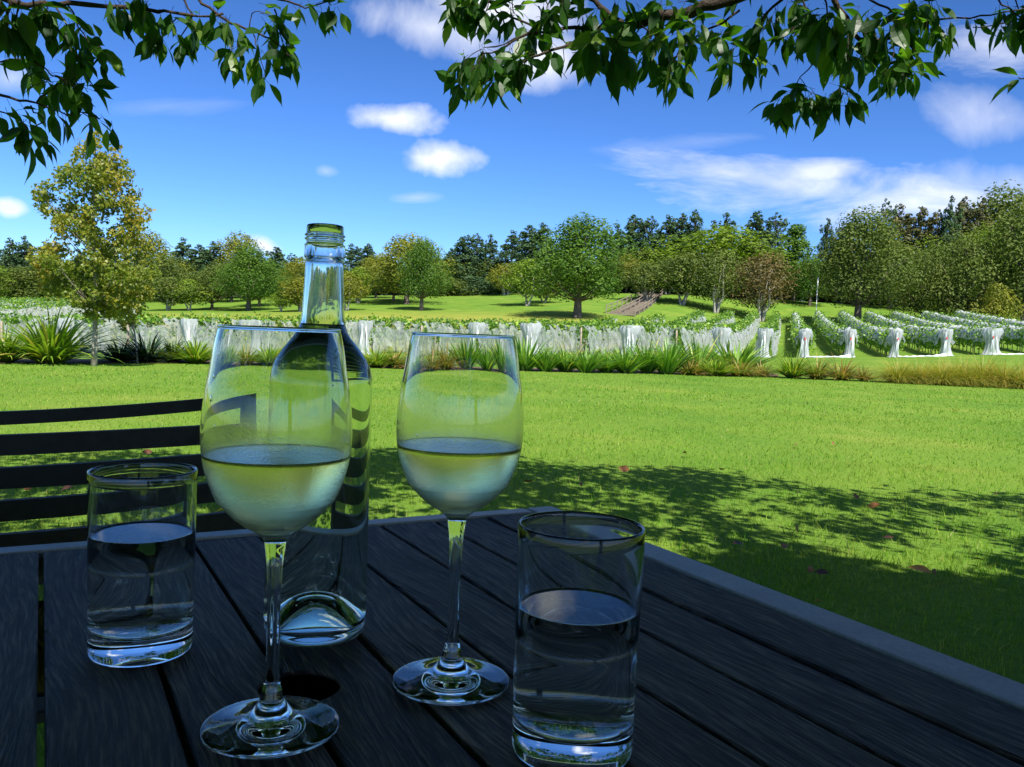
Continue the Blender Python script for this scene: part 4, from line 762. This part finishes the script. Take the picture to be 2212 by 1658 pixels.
tumbler(-.2353*1.08, .544*1.08, .0840, 'left tumbler of water near the bench, two thirds full')
tumbler(.0387*1.08, .4343*1.08, .0822, 'right tumbler of water, nearest to the pale table edge')
# bottle
root = empty('wine_bottle', (-.1327*1.08, .5912*1.08, TZ+.0008))
bo = [(0, .030), (.006, .0288), (.013, .0245), (.021, .0165), (.0285, .0065), (.0318, .0012), (.0335, .0), (.0355, .0008), (.0372, .0035), (.0379, .008), (.0380, .02), (.0380, .06), (.0380, .10), (.0380, .14), (.0380, .17), (.0380, .187), (.0375, .1955), (.0352, .2045), (.0302, .2130), (.0243, .2205), (.0196, .2265), (.0172, .2325), (.0160, .2385), (.0153, .25), (.0145, .265), (.0138, .2800)]
fin = [(.0138, .2828), (.0147, .2836), (.01492, .2842), (.01495, .2846), (.01495, .2926), (.01492, .2930), (.0148, .2933), (.0138, .2938), (.0136, .2942), (.0135, .2958), (.0139, .2965), (.0149, .2972), (.0149, .2976), (.0139, .2983), (.0136, .2988), (.0139, .2993), (.0149, .3000), (.0149, .3004), (.0139, .3012), (.0136, .3018), (.0136, .3062), (.0131, .3076), (.0118, .3080), (.0100, .3076), (.0094, .3062)]
bi = [(.0094, .3062), (.0098, .29), (.0108, .2800), (.0117, .265), (.0126, .25), (.0133, .2385), (.0145, .2325), (.0168, .2262), (.0210, .2190), (.0268, .2118), (.0318, .2032), (.0343, .1945), (.0349, .187), (.0349, .14), (.0349, .06), (.0349, .014), (.0335, .0085), (.0300, .0082), (.0235, .0175), (.0150, .0275), (.0075, .0325), (0, .034)]
out_p = smooth_prof(bo, 4); in_p = smooth_prof(bi, 4); lobj('glass', out_p+fin[:-1]+in_p, GLB, root, 96)
level = .2338; inn = [p for p in in_p[::-1] if p[1] < level-.001 or p[1] < .05]; 
lv = []; 
for r_, z in in_p[::-1]:
    if z < level-.001: lv.append((r_+(.00025 if r_ > 1e-6 else 0), z-(.0002 if z < .04 and r_ < .0335 else 0)))
rl = float(np.interp(level, [p[1] for p in in_p[::-1] if p[1] > .1], [p[0] for p in in_p[::-1] if p[1] > .1])); lv += [(rl+.0002, level+.0006), (rl-.0006, level+.0002), (rl-.002, level), (rl-.003, level), (rl-.006, level), (0, level)]
lobj('wine', lv, WINEB, root, 96)
# knurled ring under the bottle
mb = MB()
for k in range(70):
    a_ = 2*math.pi*k/70; c = (.0352*math.cos(a_), .0352*math.sin(a_), .0006); mb.tube([(c[0]*.985, c[1]*.985, .0005), (c[0]*1.02, c[1]*1.02, .0014)], .00055, 5)
mb.build('knurled_ring', GLB, root, True)
tag(root, 'open clear glass wine bottle without a label, nearly full', 'bottle')

# ------------------------------------------------------------------ the cherry tree overhead
CH = leafmat('cherry_leaf', [(0, (0.020, 0.068, 0.014)), (.5, (0.036, 0.112, 0.018)), (.85, (0.070, 0.170, 0.027)), (1, (0.180, 0.280, 0.040))], .5, .4, (1.7, 1.85, .4), .45)
leafP = []  # each leaf: base point, direction, length
def leaves_mesh(lst, seg, rngl):
    n = len(lst); base = np.array([l[0] for l in lst]); d = np.array([l[1] for l in lst]); L = np.array([l[2] for l in lst]); d /= np.linalg.norm(d, axis=1)[:, None]
    s = np.cross(d, rngl.normal(size=(n, 3))*.7+np.array([0, 0, 1.])); s /= np.linalg.norm(s, axis=1)[:, None]; nn = np.cross(s, d)
    curl = rngl.uniform(.1, .5, n); foldv = rngl.uniform(.15, .5, n)
    if seg: st = [(0, 0), (.12, .15), (.3, .36), (.5, .43), (.68, .36), (.82, .2), (.92, .07), (1.05, 0)]
    else: st = [(0, 0), (.35, .40), (.7, .32), (1.02, 0)]
    L_ = []; wj = rngl.uniform(.42, .6, n)
    for u, w_ in st:
        c = base+d*(L*u)[:, None]-nn*(L*curl*u*u*.6)[:, None]; c[:, 2] -= L*curl*u*u*.25
        L_.append(c)
        if w_: L_ += [c-s*(L*w_*wj)[:, None]+nn*(L*w_*foldv*.5)[:, None], c+s*(L*w_*wj)[:, None]+nn*(L*w_*foldv*.5)[:, None]]
    k = len(L_); V = np.stack(L_, 1).reshape(-1, 3); b0 = np.arange(n)[:, None]*k; q = []; t_ = []
    nm = len(st)-2
    t_ += [b0+np.array([0, 2, 1]), b0+np.array([0, 1, 3])]
    for j in range(nm-1):
        a = 1+3*j; b = a+3; q += [b0+np.array([a, a+1, b+1, b]), b0+np.array([a, b, b+2, a+2])]
    a = 1+3*(nm-1); e = k-1; t_ += [b0+np.array([a, a+1, e]), b0+np.array([a, e, a+2])]
    return V, np.concatenate(q), np.concatenate(t_)
rl_ = np.random.default_rng(21); random.seed(21)
twigs = MB(); LV = []
def spray(p, n, size=.077, along=None):
    n += 1; size *= .93
    "a spray of n drooping leaves from point p"
    for _ in range(n):
        a = random.uniform(0, 6.28); el = random.uniform(-1.45, -.25) if random.random() < .85 else random.uniform(-.2, .5)
        d = np.array([math.cos(a)*math.cos(el), math.sin(a)*math.cos(el)*.8, math.sin(el)]); 
        if along is not None: d = d+np.array(along)*.35
        l = size*random.uniform(.65, 1.2); q = np.array(p)+np.array([random.gauss(0, .012), random.gauss(0, .02), random.gauss(0, .010)]); pt = q+d/np.linalg.norm(d)*.022
        twigs.tube([q, pt], .0007, 3, False); LV.append((pt, d, l))
def branch(pts, Y, r0, r1, leaf_from=.2, gap=.06, n=4, dY=0, size=.08):
    P = []
    for i, (x, y) in enumerate(pts): P.append(np.array(at(x, y, Y+dY*i/(len(pts)-1)+random.uniform(-.015, .015))))
    # refine
    Q = []
    for i in range(len(P)-1):
        m_ = max(2, int(np.linalg.norm(P[i+1]-P[i])/.035))
        for k in range(m_): Q.append(P[i]+(P[i+1]-P[i])*k/m_+np.array([random.gauss(0, .0025) for _ in range(3)]))
    Q.append(P[-1]); m_ = len(Q); twigs.tube(Q, [r0+(r1-r0)*(i/(m_-1))*(1+.12*math.sin(i*2.3)) for i in range(m_)], 7)
    acc = 0
    for i in range(1, m_):
        acc += np.linalg.norm(Q[i]-Q[i-1])
        if i/(m_-1) >= leaf_from and acc > gap*random.uniform(.7, 1.3): acc = 0; dd = Q[i]-Q[i-1]; spray(Q[i], random.randint(max(1, n-2), n+1), size, dd/np.linalg.norm(dd))
    if n: spray(Q[-1], n+1, size)
mm = .001
# left limb and its twigs
branch([(-260, -70), (-100, -20), (0, -4), (60, 10), (150, 12), (230, 14), (290, 17), (340, 25), (372, 24), (432, 35), (482, 30)], 2.6, 13*mm, 3*mm, .45, .16, 2)
branch([(150, 12), (165, 45), (180, 75), (196, 98)], 2.6, 3*mm, 1.5*mm, .2, .05, 5); branch([(120, 10), (140, 50), (160, 95), (168, 125)], 2.55, 3*mm, 1.5*mm, .1, .045, 5)
branch([(200, 90), (215, 100), (228, 112)], 2.6, 2*mm, 1*mm, .0, .04, 4)
branch([(20, -10), (15, 30), (15, 68), (30, 98), (44, 118), (80, 135), (110, 160), (140, 172)], 2.5, 5*mm, 1.6*mm, .15, .055, 4)
branch([(40, -20), (38, 20), (36, 45)], 2.45, 4*mm, 2*mm, .0, .04, 5, size=.1); branch([(70, -10), (75, 20)], 2.5, 3*mm, 2*mm, 0, .04, 5, size=.1); branch([(0, -20), (2, 30)], 2.4, 3*mm, 2*mm, .0, .05, 5, size=.1)
branch([(-60, 180), (0, 206), (40, 220), (78, 220), (112, 237), (145, 249)], 2.55, 5*mm, 2*mm, .35, .08, 2); branch([(78, 220), (100, 200), (125, 183), (150, 172), (172, 170)], 2.55, 3*mm, 1.4*mm, .2, .05, 4)
branch([(145, 249), (165, 240), (190, 248), (217, 257)], 2.55, 2.2*mm, 1.2*mm, .2, .06, 3); branch([(64, 230), (80, 248), (95, 262), (68, 281), (71, 292)], 2.5, 2.4*mm, 1.3*mm, .75, .03, 5, size=.095)
branch([(-20, 130), (20, 128), (60, 128), (90, 150)], 2.6, 3*mm, 1.6*mm, .3, .06, 3); branch([(-40, 230), (-10, 240), (20, 245), (38, 250)], 2.5, 3*mm, 1.5*mm, .5, .05, 4); branch([(150, 170), (175, 185), (190, 200)], 2.6, 2*mm, 1*mm, 0, .03, 5)
branch([(360, -60), (396, 0), (416, 34), (405, 60), (390, 80)], 2.65, 4*mm, 1.5*mm, .35, .05, 4); branch([(380, 40), (360, 62), (350, 75)], 2.65, 2*mm, 1*mm, .0, .035, 5)
branch([(400, -40), (437, 10), (474, 34), (498, 51), (528, 58), (555, 71), (582, 85), (609, 102), (622, 118)], 2.7, 5*mm, 1.8*mm, .25, .08, 3)
branch([(548, 70), (552, 95), (558, 115), (572, 156)], 2.7, 2*mm, 1.2*mm, .5, .08, 3); branch([(491, 48), (498, 75), (504, 102)], 2.7, 2*mm, 1.2*mm, .8, .06, 5); branch([(590, 20), (600, 45), (604, 70), (612, 95)], 2.75, 3*mm, 1.4*mm, 0, .04, 5)
branch([(560, -50), (600, 0), (640, 10), (660, 18), (700, 5), (716, 12)], 2.8, 4*mm, 1.6*mm, .35, .055, 3); branch([(540, 60), (545, 30), (560, 25), (590, 40)], 2.7, 2*mm, 1*mm, .2, .06, 3)
branch([(250, -30), (255, 0), (262, 10)], 2.6, 2*mm, 1*mm, 0, .03, 4); branch([(95, -20), (100, 15)], 2.5, 2*mm, 1*mm, 0, .03, 5); branch([(300, -30), (310, 0)], 2.6, 2*mm, 1*mm, 0, .04, 3)
# big limb over the middle
branch([(1950, -420), (1750, -160), (1610, -14), (1560, 6), (1520, 16), (1473, 30), (1426, 34), (1380, 50), (1345, 56), (1310, 52)], 2.55, 30*mm, 12*mm, .5, .09, 4, .15)
branch([(1345, 52), (1333, 44), (1308, 22), (1285, 2), (1262, -14), (1230, -40)], 2.72, 11*mm, 6*mm, .3, .10, 4)
branch([(1345, 56), (1300, 62), (1264, 59), (1220, 61), (1195, 69), (1139, 75), (1105, 91), (1083, 106), (1042, 116)], 2.72, 8*mm, 2*mm, .2, .10, 4)
branch([(1300, 58), (1282, 75), (1264, 86), (1217, 103), (1164, 119), (1136, 131), (1089, 153), (1068, 172)], 2.68, 7*mm, 1.6*mm, .45, .06, 4)
branch([(1270, -10), (1255, 0), (1230, 9), (1186, 41), (1155, 62), (1130, 75), (1089, 97), (1045, 103)], 2.76, 7*mm, 1.6*mm, .1, .11, 3)
branch([(1040, -30), (1076, 28), (1130, 47), (1155, 59)], 2.8, 2.5*mm, 4*mm, .1, .07, 4); branch([(1042, 104), (1020, 118), (1000, 130)], 2.72, 1.6*mm, 1*mm, 0, .035, 4); branch([(1045, 116), (1030, 140), (1010, 160), (995, 172)], 2.7, 1.6*mm, 1*mm, .1, .04, 4)
branch([(960, -60), (975, -20), (985, 5)], 2.8, 3*mm, 1.4*mm, .3, .04, 4); branch([(1010, -50), (1015, -10), (1020, 12)], 2.8, 3*mm, 1.4*mm, .2, .035, 5); branch([(1060, -30), (1055, 10), (1050, 25)], 2.78, 2*mm, 1.4*mm, 0, .035, 5); branch([(1110, -30), (1105, 10), (1110, 30)], 2.78, 2*mm, 1.4*mm, 0, .04, 5)
branch([(1120, 90), (1115, 110), (1125, 125)], 2.6, 2*mm, 1*mm, 0, .03, 5); branch([(1086, 108), (1075, 125), (1066, 138)], 2.7, 2*mm, 1*mm, 0, .03, 5); branch([(1215, 103), (1217, 156), (1225, 172)], 2.68, 1.3*mm, .8*mm, 9, 1, 0); branch([(1238, 112), (1260, 112), (1275, 112)], 2.68, 1.3*mm, .8*mm, .5, .05, 3)
branch([(1170, -20), (1180, 10), (1178, 30)], 2.7, 2.4*mm, 1.4*mm, 0, .035, 5); branch([(1250, 0), (1258, 12), (1262, 22)], 2.7, 2*mm, 1*mm, .5, .04, 3); branch([(1310, 40), (1290, 68), (1282, 86)], 2.45, 3*mm, 1.2*mm, 0, .05, 5, size=.1); branch([(1345, 56), (1335, 85), (1330, 95)], 2.42, 3*mm, 1.2*mm, 0, .05, 5, size=.11)
branch([(1380, 48), (1400, 70), (1410, 92)], 2.5, 3*mm, 1.2*mm, .1, .05, 5); branch([(1345, 112), (1370, 114), (1398, 103), (1420, 85)], 2.6, 1.4*mm, 2*mm, 0, .08, 3); branch([(1600, 20), (1555, 53), (1505, 81), (1470, 105), (1442, 132)], 2.65, 4*mm, 1.6*mm, .2, .05, 4)
branch([(1442, 132), (1436, 141), (1395, 136), (1364, 125)], 2.65, 2*mm, 1*mm, .0, .07, 3); branch([(1442, 132), (1450, 150), (1455, 165)], 2.65, 2*mm, 1*mm, 0, .03, 5)
for px, py in ((1420, 55), (1450, 62), (1480, 60), (1505, 45), (1395, 20), (1450, 8), (1490, 0), (1360, 8), (1340, -5), (1220, -15), (1140, 0), (1530, 60), (1560, 75), (1580, 95), (1420, -6), (1500, 85)): spray(at(px, py, random.uniform(2.5, 2.75)), random.randint(4, 7))
# right limbs
branch([(1760, -60), (1704, -10), (1691, 0), (1652, 32), (1633, 55), (1611, 81), (1604, 107), (1622, 120), (1638, 133)], 2.75, 6*mm, 1.8*mm, .3, .06, 4); branch([(1604, 107), (1590, 118), (1575, 128)], 2.75, 2*mm, 1*mm, 0, .035, 5); branch([(1638, 133), (1645, 110), (1650, 95)], 2.75, 1.5*mm, .9*mm, 9, 1, 0); branch([(1640, 20), (1655, 40), (1662, 52)], 2.7, 2*mm, 1*mm, .2, .05, 3)
branch([(1800, -160), (1801, 0), (1827, 39), (1840, 65), (1856, 84), (1885, 89), (1917, 84), (1943, 76), (1965, 88), (1975, 110)], 2.75, 12*mm, 3*mm, .3, .07, 5)
branch([(1827, 45), (1830, 90), (1827, 129), (1820, 174), (1811, 194)], 2.7, 2.4*mm, 1.2*mm, .3, .10, 3); branch([(1811, 194), (1800, 200), (1790, 208)], 2.7, 1.2*mm, 1*mm, 0, .025, 4); branch([(1811, 194), (1820, 202), (1832, 204)], 2.7, 1.2*mm, 1*mm, 0, .025, 4)
branch([(1800, 80), (1788, 107), (1756, 136), (1730, 168), (1704, 207)], 2.7, 2.8*mm, 1.3*mm, .8, .04, 4); branch([(1730, 168), (1745, 195), (1752, 205)], 2.7, 1.2*mm, 1*mm, .5, .03, 5); branch([(1715, 200), (1700, 212), (1690, 215)], 2.7, 1.2*mm, 1*mm, .5, .03, 3)
branch([(1895, 100), (1885, 139), (1904, 152), (1920, 150), (1940, 158)], 2.7, 2.4*mm, 1.2*mm, .5, .04, 4); branch([(1943, 76), (1952, 110), (1960, 130), (1965, 145)], 2.72, 2.4*mm, 1.2*mm, .2, .045, 5); branch([(1935, 85), (1930, 115), (1925, 140)], 2.7, 2*mm, 1.2*mm, 0, .045, 5)
branch([(1850, -40), (1880, 0), (1917, 19), (1950, 32), (1990, 36), (2030, 42), (2095, 40), (2143, 32), (2230, 14)], 2.85, 4*mm, 2.4*mm, .25, .13, 3); branch([(2101, 61), (2143, 58), (2176, 48), (2240, 36)], 2.8, 1.4*mm, 3*mm, .5, .07, 4); branch([(2020, 40), (2026, 55), (2030, 62)], 2.8, 1.4*mm, 1*mm, 0, .03, 4); branch([(1960, -20), (1965, 15)], 2.8, 3*mm, 2*mm, 0, .03, 6); branch([(2000, -30), (2008, 10)], 2.8, 3*mm, 2*mm, 0, .03, 5)
branch([(2140, -30), (2165, 10), (2190, 30), (2230, 60)], 2.7, 3*mm, 1.6*mm, 0, .045, 5); branch([(2195, -20), (2200, 20)], 2.7, 3*mm, 1.6*mm, 0, .04, 5)
branch([(1725, -30), (1740, 20), (1752, 40), (1748, 62)], 2.65, 3*mm, 1.4*mm, .2, .045, 5); branch([(1740, 40), (1720, 60), (1705, 75)], 2.65, 2*mm, 1.2*mm, 0, .04, 5); branch([(1700, -20), (1712, 5)], 2.7, 2*mm, 1*mm, 0, .03, 4); branch([(1780, -10), (1785, 30), (1788, 60)], 2.5, 3*mm, 1.4*mm, 0, .045, 6, size=.1)
for px, py in ((1770, 20), (1800, 40), (1815, 70), (1790, 90), (1830, 95), (1860, 100), (1845, 30), (1870, 55), (1900, 70), (1880, 20), (1920, 45), (1775, 75), (1810, 110), (1850, 125), (1900, 105), (1945, 55), (1760, 55), (1980, 20), (1985, 50)): spray(at(px, py, random.uniform(2.55, 2.8)), random.randint(4, 7))
# two single leaves at the right edge, and the leaf tip lower down
branch([(2290, 180), (2240, 176), (2212, 170), (2200, 168)], 2.6, 3*mm, 1.5*mm, 9, 1, 0)
pz = np.array(at(2199, 164, 2.6)); LV.append((pz, np.array([-.72, 0, .35]), .082)); pz = np.array(at(2200, 172, 2.6)); LV.append((pz, np.array([-.62, .1, -.45]), .10)); LV.append((pz, np.array([-.5, -.3, -.35]), .06))
branch([(2330, -100), (2300, 300), (2270, 700), (2245, 900), (2225, 925)], 2.3, 3*mm, 1*mm, 9, 1, 0); LV.append((np.array(at(2226, 925, 2.3)), np.array([-.1, 0, -1.]), .085)); LV.append((np.array(at(2229, 925, 2.3)), np.array([.6, 0, -.8]), .08))
V_, q_, t_ = leaves_mesh(LV, True, rl_)
# the crown above and behind the camera (it shades the table and the near lawn)
SPOTS = [(1010, 150, .20), (1085, 120, .2), (1160, 70, .22), (1250, 30, .2), (1100, 20, .2), (1440, 150, .2), (1480, 70, .24), (1560, 60, .22), (1600, 130, .2), (1650, 60, .2), (1760, 150, .16), (1850, 70, .26), (1940, 60, .26), (1960, 130, .24), (1900, 10, .2), (1780, 200, .14), (2020, 20, .2), (400, 60, .2), (120, 100, .18), (360, 130, .14), (560, 50, .2), (70, 240, .16), (230, 60, .16), (640, 40, .2)]
trunkp = Vector((1.5, -2.1, 0)); mbc = MB(); mbc.add(V_, q_, t_); CR = []; LV2 = []
def edge(x): return 4.05+.35*math.sin(x*1.3+.6)+.25*math.sin(x*3.1)-.10*max(0, x-1.2)**2*.4
for _ in range(13000):
    x = random.uniform(-5.5, 7.0); y = random.uniform(-5.2, 4.6); hmin = max(2.0, CAMZ+.455*max(y, 0)+.22+.10*abs(x)*0); z = random.uniform(hmin, max(hmin+.25, 4.4-.04*((x-1)**2+(y+.5)**2)))
    if y > edge(x)-.708*(z-3.2)*0-.15*random.random(): continue
    if (x-.8)**2/38+(y+.6)**2/28 > 1.0: continue
    CR.append((x, y, z))
for _ in range(5200):  # extra leaf clusters added along the sun path to keep the table shaded
    g_ = np.array([random.uniform(-2.4, 1.6), random.uniform(-.3, 2.6), .74]); hh_ = random.uniform(2.0, 3.9)-.74; c_ = g_+np.array([sdir.x, sdir.y, sdir.z])/sdir.z*hh_
    if c_[2] < CAMZ+.5*max(c_[1], 0)+.3 or c_[2] < 2.0: continue
    CR.append(tuple(c_))
for _ in range(5200):  # more unseen leaf clusters added to darken the near lawn
    g_ = np.array([random.uniform(.2, 6.0), random.uniform(1.2, 3.9), 0.]); hh_ = random.uniform(2.6, 4.4); c_ = g_+np.array([sdir.x, sdir.y, sdir.z])/sdir.z*hh_
    if c_[2] < CAMZ+.5*max(c_[1], 0)+.3: continue
    CR.append(tuple(c_))
CR = np.array(CR); sd3 = np.array(sdir)
for px, py, rr_ in SPOTS:  # gaps cut in the crown so sun reaches the hanging sprays
    o_ = np.array(at(px, py, 2.68)); w_ = CR-o_; tt_ = w_@sd3; dd_ = np.linalg.norm(w_-tt_[:, None]*sd3, axis=1); CR = CR[~((dd_ < rr_) & (tt_ > 0))]
for px, py, rr_ in ((1650, 1062, .2), (1590, 1084, .16), (1688, 1137, .15), (1803, 1180, .17), (1918, 1213, .18), (1950, 1222, .14), (2043, 1160, .2), (2040, 1190, .14), (2129, 1237, .17), (2180, 1245, .15), (2057, 1084, .18), (2177, 1132, .17), (1516, 1190, .13), (1482, 1137, .12), (1760, 1100, .13), (1950, 1110, .14), (2110, 1060, .16), (850, 1095, .15), (900, 1060, .15), (1400, 1080, .12), (20, 1000, .15), (230, 1065, .15), (130, 1080, .14), (470, 1120, .14), (700, 1120, .14)):  # gaps cut toward the sun for bright patches on the lawn
    d_ = at(px, py, 1.)-Vector((0, 0, CAMZ)); Y_ = CAMZ/(-d_.z); o_ = np.array(at(px, py, Y_)); w_ = CR-o_; tt_ = w_@sd3; dd_ = np.linalg.norm(w_-tt_[:, None]*sd3, axis=1); CR = CR[~((dd_ < rr_+.06) & (tt_ > 0))]
for c in CR:
    for _ in range(random.randint(8, 14)):
        q = c+np.array([random.gauss(0, .11), random.gauss(0, .11), random.gauss(0, .07)]); a = random.uniform(0, 6.28); el = random.uniform(-1.2, .1); 
        if q[1] > 0 and q[2] < CAMZ+.42*q[1]+.12: continue
        LV2.append((q, np.array([math.cos(a)*math.cos(el), math.sin(a)*math.cos(el), math.sin(el)]), .12*random.uniform(.7, 1.25)))
V_, q_, t_ = leaves_mesh(LV2, False, rl_); mbc.add(V_, q_, t_)
tree = empty('cherry_tree', (trunkp.x, trunkp.y, 0)); T0 = np.array([trunkp.x, trunkp.y, 0])
mbc.v = [v-T0 for v in mbc.v]; mbc.build('foliage', CH, tree)
for (a0, rr) in ((0, 0),):
    tp_ = [(0, 0, -.2), (0, 0, .1), (.03, .02, .9), (-.03, .05, 1.7)]
    mb = MB(); mb.tube(tp_, [.22, .17, .15, .14], 14); mb.build('trunk', BARKD, tree, True)
jn = T0+np.array([-.03, .05, 1.7])
ends = [np.array(at(1950, -420, 2.55)), np.array(at(-260, -70, 2.6)), np.array(at(1800, -160, 2.75)), np.array([-2.8, 1.2, 3.2]), np.array([4.6, 1.8, 3.2]), np.array([3.6, -3.2, 3.6]), np.array([-1.8, -3.0, 3.6]), np.array([.8, -.6, 4.2]), np.array([1.4, 3.2, 3.1]), np.array(at(2330, -100, 2.3)), np.array([-1.0, 3.2, 3.1])]
rads = [.03, .014, .014, .03, .03, .03, .03, .03, .012, .004, .012]
for e, r1 in zip(ends, rads):
    mb = MB(); mid = (jn+e)/2+np.array([0, 0, .35]); mb.tube([jn-T0, (jn*.7+mid*.3)-T0+[0, 0, .1], mid-T0, (mid*.4+e*.6)-T0+[0, 0, .12], e-T0], [.10 if r1 > .02 else .04, .08 if r1 > .02 else .03, (.09+r1)/2 if r1 > .02 else .02+r1*.4, r1*1.2, r1], 9); mb.build('branch', BARKD, tree, True)
twigs.v = [v-T0 for v in twigs.v]; twigs.build('twig', BARKD, tree, True)
for k in range(3): pass
tag(tree, 'leafy cherry tree whose branches hang over the table at the top', 'tree')

# ------------------------------------------------------------------ fallen leaves
FL = plainmat('dead_leaf', (.17, .065, .03), (.34, .15, .06), 60, .6, .2); FLO = plainmat('orange_leaf', (.5, .20, .03), (.62, .30, .05), 60, .5, .2); FLD = plainmat('dark_dead_leaf', (.05, .02, .015), (.12, .05, .03), 60, .6, .2)
def flat_leaf(mt, seed):
    r_ = np.random.default_rng(seed); V_, q_, t_ = leaves_mesh([(np.array([-.04, 0, .012]), np.array([1., 0, .22*r_.random()]), .08)], True, r_); return mesh('fallen_leaf', V_, [q_, t_], mt, True)
FM = [flat_leaf(FL, 1), flat_leaf(FL, 2), flat_leaf(FLD, 3), flat_leaf(FLO, 4)]
FLs = [(1985, 1238, 3, 1.7, 'large orange fallen leaf on the shaded lawn'), (2018, 1241, 0, 1.0, 'small curled brown leaf touching the large orange leaf'), (1775, 1240, 2, 1.2, 'brown leaf of the close pair in the dark shade'), (1750, 1235, 0, 1.0, 'left leaf of the close pair in the dark shade'), (1696, 1183, 1, 1.0, None), (1723, 1148, 0, 1.0, None), (1664, 1183, 3, .7, 'small yellow leaf beside the table edge'), (1888, 1096, 0, 1.1, None), (1850, 1075, 1, .9, None), (1347, 1018, 0, 1.3, 'upright rust leaf just beyond the shade edge'), (1140, 1042, 1, 1.0, 'rust leaf beside the rear wine glass'), (1720, 962, 1, 1.0, None), (1800, 960, 0, .8, None), (1480, 982, 1, 1.2, None), (1594, 1178, 2, 1.2, None), (1917, 1164, 2, 1.0, None), (1300, 1135, 3, 1.1, 'yellow-brown leaf seen through the right tumbler rim'), (2117, 1212, 2, 1.0, None), (1578, 1120, 2, .9, None), (1470, 1150, 2, .9, None), (1255, 1050, 0, .9, None),
 (318, 980, 0, 1.0, 'red leaf seen between the upper bench slats'), (64, 1057, 0, 1.1, 'red leaf near the left edge seen between the bench slats'), (146, 1057, 2, 1.1, 'dark leaf seen between the lower bench slats'), (475, 1107, 3, 1.2, 'orange leaf beside the bowl of the front wine glass'), (1560, 1016, 1, .9, None), (1930, 1058, 1, .9, None), (2150, 1070, 1, .9, None), (1765, 1300, 3, .6, 'pale leaf scrap close to the table edge')]
for i, (px, py, k, s, lab) in enumerate(FLs):
    d = at(px, py, 1.)-Vector((0, 0, CAMZ)); Y = (CAMZ-.03)/(-d.z); p = at(px, py, Y); s *= (.42+.09*min(Y, 6)); o = obj('fallen_leaf', FM[k], loc=(p.x, p.y, .028)); o.scale = (s,)*3; o.rotation_euler = (random.uniform(-.3, .3), random.uniform(-.3, .3), random.uniform(0, 6.28))
    tag(o, lab or 'small dry brown leaf lying loose on the lawn', 'leaf', 'fallen leaves on the lawn')

# ------------------------------------------------------------------ render settings
sc.view_settings.view_transform = 'Standard'; sc.view_settings.look = 'None'; sc.view_settings.exposure = .8; sc.view_settings.gamma = 1
cy = sc.cycles; cy.max_bounces = 14; cy.transmission_bounces = 14; cy.glossy_bounces = 5; cy.diffuse_bounces = 3; cy.transparent_max_bounces = 10; cy.caustics_reflective = True; cy.caustics_refractive = True; cy.blur_glossy = .3
cy.use_denoising = True; cy.denoiser = 'OPENIMAGEDENOISE'; cy.use_adaptive_sampling = True; cy.adaptive_threshold = .01; cy.sample_clamp_indirect = 3
